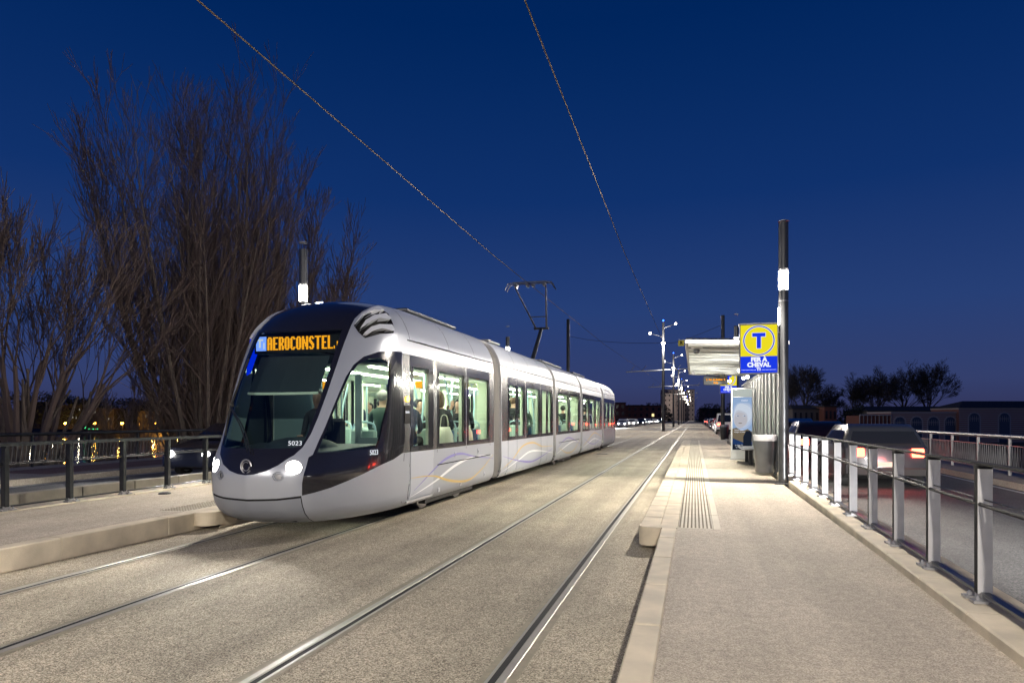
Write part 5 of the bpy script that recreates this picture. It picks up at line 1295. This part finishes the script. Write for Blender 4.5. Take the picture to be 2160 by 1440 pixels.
def evergreen(loc,rx,rz,label,seed,name='evergreen_tree'):
    rnd=random.Random(seed); rt=thing(name,label,'tree',loc); mb=MB(); c=Vector(loc)
    for k in range(2600 if rx<12 else 9000):
        a=rnd.uniform(0,2*PI); u=rnd.uniform(-.3,1); q=rnd.uniform(.55,1.08)**.5; w=math.sqrt(max(0,1-u*u*.9)); p=c+Vector((rx*w*math.cos(a)*q,rx*w*math.sin(a)*q,rz*(.35+.65*u*q)))
        s=rnd.uniform(.25,.6)*min(rx*.09,.95); n=Vector((rnd.gauss(0,1),rnd.gauss(0,1),rnd.gauss(0,1))).normalized(); t=n.orthogonal().normalized()*s; b=n.cross(t).normalized()*s*.7
        mb.add([p-t,p+b,p+t,p-b],[(0,1,2,3)])
    mb.build('crown','foliage_dark',rt); mb=MB(); mb.tube([c-Vector((0,0,1)),c+Vector((0,0,rz*.6))],[.4,.2],8); mb.build('trunk','bark_far',rt)
x,y=at(1802,175); evergreen((x,y,-3.5),4.5,8.6,'dense dark evergreen crown below the bare trees on the right skyline',4)
for i,(px,D,rx,rz,l) in enumerate([(230,350,30,16,'dark wooded clump on the far bank behind the sodium lamps'),(60,350,34,19,'dark wooded clump on the far bank at the left edge'),(390,350,26,15,'dark wooded clump on the far bank left of the tram'),(1330,330,14,12,'dark tree mass behind the low buildings right of the tram end'),(1560,260,7,12,'dark tree clump behind the far stop sign'),(1500,300,7,12,'dark tree crown right of the avenue beyond the cars'),(1380,330,9,13,'dark tree crown left of the tower block')]):
    x,y=at(px,D); evergreen((x,y,-4),rx,rz,l,40+i)
# ================================================================== BUILDINGS
def building(name,c,w,d,h,rot,label,wall,floors,cols,lit=(),roof='flat',z0=-4.,ww=.45,wh=.5,roofm='roof_dark'):
    """boxes with window openings as parts; front looks towards -Y before the turn"""
    rt=thing(name,label,'building',(c[0],c[1],z0)); cs,sn=math.cos(rot),math.sin(rot)
    def T(x,y,z): return (c[0]+x*cs-y*sn,c[1]+x*sn+y*cs,z0+z)
    def bx(mb,x0,x1,y0,y1,za,zb):
        t=MB(); t.box(x0,x1,y0,y1,za,zb); mb.add([T(*v) for v in t.v],t.f)
    mb=MB(); bx(mb,-w/2,w/2,0,d,0,h); bw=mb.build('wall',wall,rt)
    mb=MB()
    if roof=='flat': bx(mb,-w/2-.2,w/2+.2,-.2,d+.2,h,h+.35)
    else:
        r=roof; vs=[(-w/2-.4,-.4,h),(w/2+.4,-.4,h),(w/2+.4,d+.4,h),(-w/2-.4,d+.4,h),(-w/2+r,d/2,h+r*.55),(w/2-r,d/2,h+r*.55)]
        mb.add([T(*v) for v in vs],[(0,1,5,4),(1,2,5),(2,3,4,5),(3,0,4),(3,2,1,0)])
    mb.build('roof',roofm,rt)
    fh=h/floors; cw=w/cols; proto=None
    if floors*cols<=100:
        for f in range(floors):
            for k in range(cols):
                x=-w/2+(k+.5)*cw; zc=(f+.5)*fh; mb=MB(); bx(mb,x-cw*ww/2,x+cw*ww/2,-.06,.02,zc-fh*wh/2,zc+fh*wh/2)
                o=mb.build('window','window_lit' if (f,k) in lit else 'window_dark',rt)
    else:
        mb=MB()
        for f in range(floors):
            for k in range(cols):
                if (f,k) in lit: continue
                x=-w/2+(k+.5)*cw; zc=(f+.5)*fh; bx(mb,x-cw*ww/2,x+cw*ww/2,-.06,.02,zc-fh*wh/2,zc+fh*wh/2)
        o=mb.build('window','window_dark',rt); o['kind']='stuff'
        for f,k in lit:
            x=-w/2+(k+.5)*cw; zc=(f+.5)*fh; mb=MB(); bx(mb,x-cw*ww/2,x+cw*ww/2,-.06,.02,zc-fh*wh/2,zc+fh*wh/2); mb.build('window','window_lit',rt)
    return rt,bx,T
# tower block at the end of the avenue: two volumes
def bld(name,px,D,pw,ytop,label,wall,fl,co,lit=(),roof='flat',z0=-3.6,rt=0,dep=12,**k):
    w=pw*D/1440; h=1.6+(882-ytop)*D/1440-z0; x,y=at(px,D); return building(name,(x,y),w,dep,h,TH+rt,label,wall,fl,co,lit,roof,z0,**k)
bld('apartment_block',1434,470,62,822,'tall pale slab block at the end of the avenue','wall_pale',8,8,((3,2),(5,6)),rt=0,dep=14,ww=.3,wh=.35)
bld('apartment_block',1412,455,24,829,'lower wing of the pale slab block at the avenue end','wall_pale',7,3,dep=10,ww=.3,wh=.35)
bld('apartment_building',1340,300,112,856,'low brick apartment building just right of the tram end','brick',4,9,((1,3),(2,7)),dep=12,ww=.4,wh=.45)
bld('apartment_building',1290,290,60,850,'low dark building behind the rear end of the tram','brick',4,5,dep=12)
bld('apartment_building',1505,360,34,862,'small red brick building at the right side of the avenue end','brick',3,3)
bld('house',1712,175,80,862,'low brick house with one yellow lit window right of the near lamp post','wall_dark',2,7,((0,3),),roof=2,ww=.35)
bld('house',1668,182,46,860,'pale shuttered house partly hidden behind the near lamp post','brick_pale',2,4,roof=2,ww=.35)
bld('house',1752,172,26,858,'narrow dark red house left of the evergreen','brick',2,3)
bld('long_building',1930,170,200,866,'long dark roofed building with small lit openings behind the striped hall','wall_dark',3,26,((2,3),(2,4),(2,19),(2,20)),roof=2.2,ww=.6,wh=.3)
# striped hall
def striped(c,w,h,rot,label,n,arch=True,roofh=0):
    z0=-5.; rt=thing('striped_hall',label,'building',(c[0],c[1],z0)); cs,sn=math.cos(rot),math.sin(rot); T=lambda x,y,z:(c[0]+x*cs-y*sn,c[1]+x*sn+y*cs,z0+z)
    def bx(mb,x0,x1,y0,y1,za,zb): t=MB(); t.box(x0,x1,y0,y1,za,zb); mb.add([T(*v) for v in t.v],t.f)
    mb=MB(); bx(mb,-w/2,w/2,0,10,0,h); mb.build('wall','brick_stripe',rt)
    mb=MB(); z=.2
    while z<h-.6: bx(mb,-w/2-.02,w/2+.02,-.03,0.02,z,z+.21); z+=.42
    mb.build('stone_band','stone_stripe',rt)
    mb=MB(); bx(mb,-w/2-.2,w/2+.2,-.2,10,h-.35,h); mb.build('cornice','stone_stripe',rt)
    if roofh:
        mb=MB(); vs=[(-w/2-.4,-.4,h),(w/2+.4,-.4,h),(w/2+.4,10,h),(-w/2-.4,10,h),(-w/2+4,5,h+roofh),(w/2-4,5,h+roofh)]; mb.add([T(*v) for v in vs],[(0,1,5,4),(1,2,5),(2,3,4,5),(3,0,4),(3,2,1,0)]); mb.build('roof','roof_dark',rt)
    for k in range(n):
        x=-w/2+(k+.5)*w/n; r=1.15; zt=h-2.3
        def archm(name,r,y,m,par):
            mb=MB(); P=[(x-r,1.2),(x+r,1.2)]+[(x+r*math.cos(PI*i/12),zt+r*math.sin(PI*i/12)) for i in range(13)]; mb.add([T(u,y,w_) for u,w_ in P],[tuple(range(len(P)))]); return mb.build(name,m,par)
        o=archm('window',r+.3,-.05,'stone_stripe',rt); archm('pane',r,-.08,'window_blue',o)
        mb=MB(); bx(mb,x-r,x+r,-.12,-.1,zt-.1,zt); [bx(mb,x+r*(j-2)*.4-.03,x+r*(j-2)*.4+.03,-.12,-.1,zt-.7,zt+ .5) for j in range(5)]; mb.build('glazing_bar','stone_stripe',o)
mat('brick_stripe',(.22,.10,.09),.9); mat('stone_stripe',(.36,.33,.34),.9); mat('window_blue',(.04,.06,.10),.2)
D=150; x,y=at(1951,D); striped((x,y),142*D/1440,1.6+(882-868)*D/1440+5,TH,'striped brick and stone hall with four arched windows and a flat roof',4)
x,y=at(2150,D-1); striped((x,y),252*D/1440,1.6+(882-860)*D/1440+5,TH,'striped brick hall with dark hipped roof at the right edge',4,roofh=1.6)
x,y=at(1846,D); gh=thing('glass_hall','glazed lean-to with pale metal frames at the left end of the striped hall','building',(x,y,-5)); W=66*D/1440
def gb(name,m,L,par):
    mb=MB(); cs,sn=math.cos(TH),math.sin(TH)
    for x0,x1,y0,y1,z0,z1 in L:
        t=MB(); t.box(x0,x1,y0,y1,z0,z1); mb.add([(x+a*cs-b*sn,y+a*sn+b*cs,c) for a,b,c in t.v],t.f)
    return mb.build(name,m,par)
gb('wall','brick',[(-W/2,W/2,0,6,-5,2.2)],gh); gb('glazing','window_blue',[(-W/2,W/2,-.1,0,-5,-.9)],gh)
gb('frame','stone_stripe',[(-W/2+k*W/8-.06,-W/2+k*W/8+.06,-.2,0,-5,2.2) for k in range(9)]+[(-W/2,W/2,-.25,0,2.2,2.5),(-W/2,W/2,-.25,0,-.9,-.8)],gh)
# far bank
bld('far_building',150,330,100,856,'dark apartment building with rows of dim lit windows on the far bank','roof_dark',3,14,((1,6),(1,7),(1,8),(1,9),(1,10),(2,9),(2,2)),z0=-3.6,ww=.25,wh=.3)
bld('far_building',60,345,60,848,'dark building with a rooftop stub on the far bank at the left','roof_dark',4,6,((2,2),))
bld('far_building',215,325,50,862,'dark low building with scattered lit windows on the far bank','roof_dark',3,7,((1,2),(2,1),(1,5)),ww=.25,wh=.3)
bld('far_building',320,318,60,868,'low dark house row on the far bank nearest the tram','roof_dark',2,8,((0,5),(1,2)),ww=.25,wh=.3)
for o in list(bpy.data.objects):
    if o.name.startswith('window') and o.parent and o.parent.name.startswith('far_building') and o.data.materials[0].name=='window_lit': o.data.materials[0]=M['window_dim']
def sodium(px_x,px_y,z,i):
    rt=thing('street_lamp','orange sodium street lamp on the far bank, %s from the left'%['first','second','third','fourth','fifth','sixth'][i],'street lamp',(px_x,px_y,-3.6),'sodium lamps on the far bank')
    mb=MB(); mb.tube([(px_x,px_y,-3.6),(px_x,px_y,z)],.12,6); mb.build('pole','dark_metal',rt); mb=MB(); mb.sphere((px_x,px_y-.3,z),.62,10,0,(1,1,.7)); mb.build('lantern','sodium_glow',rt)
    lamp('POINT',(px_x,px_y-1.5,z-.6),9000,(1,.45,.06),.5,name='sodium_light')
for i,px in enumerate((84,131,193,251,321,370)):
    r=(px-1080)/1440; D=300; xx=r*D*math.cos(TH)-D*math.sin(TH); yy=D*math.cos(TH)+r*D*math.sin(TH); sodium(xx,yy+2,-.6,i)
mb=MB(); mb.box(-262,-256.5,246,246.3,-3.3,-2.9); mb.box(-264.2,-263.3,246,246.3,-2.9,-2.0); ns=mb.build('neon_sign','green_neon'); tag(ns,'small green neon sign on the far bank below the first sodium lamp','sign')
for i,(x,y,z) in enumerate([(-283,236,-4.6),(-268,247,-4.6),(-276,241,-4.6)]):
    mb=MB(); mb.tube([(x,y,-6.4),(x,y,z)],.1,6); mb.sphere((x,y,z),.30,8); tag(mb.build('quay_light','lamp_far'),'small white quay light at the water line, number %s from the left'%['one','three','two'][i],'light')
# ================================================================== WORLD, CAMERA
w=bpy.data.worlds.new('World'); sc.world=w; w.use_nodes=True; nt=w.node_tree; bg=nt.nodes['Background']
tc=nt.nodes.new('ShaderNodeTexCoord'); sep=nt.nodes.new('ShaderNodeSeparateXYZ'); nt.links.new(tc.outputs['Generated'],sep.inputs[0])
cr=nt.nodes.new('ShaderNodeValToRGB'); e=cr.color_ramp; nt.links.new(sep.outputs[2],cr.inputs[0])
cols=[(0,(.032,.032,.088)),(.05,(.034,.050,.150)),(.15,(.020,.050,.180)),(.30,(.005,.031,.150)),(.5,(.0,.0185,.108)),(1,(.0,.009,.065))]
e.elements[0].position=0; e.elements[0].color=(*cols[0][1],1); e.elements[1].position=1; e.elements[1].color=(*cols[-1][1],1)
for p,c in cols[1:-1]: k=e.elements.new(p); k.color=(*c,1)
sky=nt.nodes.new('ShaderNodeTexSky'); sky.sky_type='NISHITA'; sky.sun_disc=False; sky.sun_elevation=R(-4); sky.sun_rotation=R(200)
mx=nt.nodes.new('ShaderNodeMix'); mx.data_type='RGBA'; mx.blend_type='ADD'; mx.inputs[0].default_value=.01
nt.links.new(cr.outputs[0],mx.inputs[6]); nt.links.new(sky.outputs[0],mx.inputs[7]); nt.links.new(mx.outputs[2],bg.inputs[0]); bg.inputs[1].default_value=1.0
sl=bpy.data.lights.new('sun','SUN'); sl.energy=.02; sl.angle=R(20); sl.color=(.6,.7,1); so=bpy.data.objects.new('sun',sl); COL.objects.link(so); so.rotation_euler=(R(60),0,R(200))
cd=bpy.data.cameras.new('camera'); cam=bpy.data.objects.new('camera',cd); COL.objects.link(cam); sc.camera=cam
cam.location=(0,0,1.6); cam.rotation_euler=(PI/2,0,TH); cd.lens=24; cd.sensor_width=36; cd.shift_y=(882-720)/2160; cd.clip_end=6000; cd.clip_start=.05
sc.view_settings.view_transform='Standard'; sc.view_settings.look='None'; sc.view_settings.exposure=0; sc.view_settings.gamma=1
sc.render.engine='CYCLES'
for o in bpy.data.objects:
    if o.type=='LIGHT': o.data.use_nodes=False
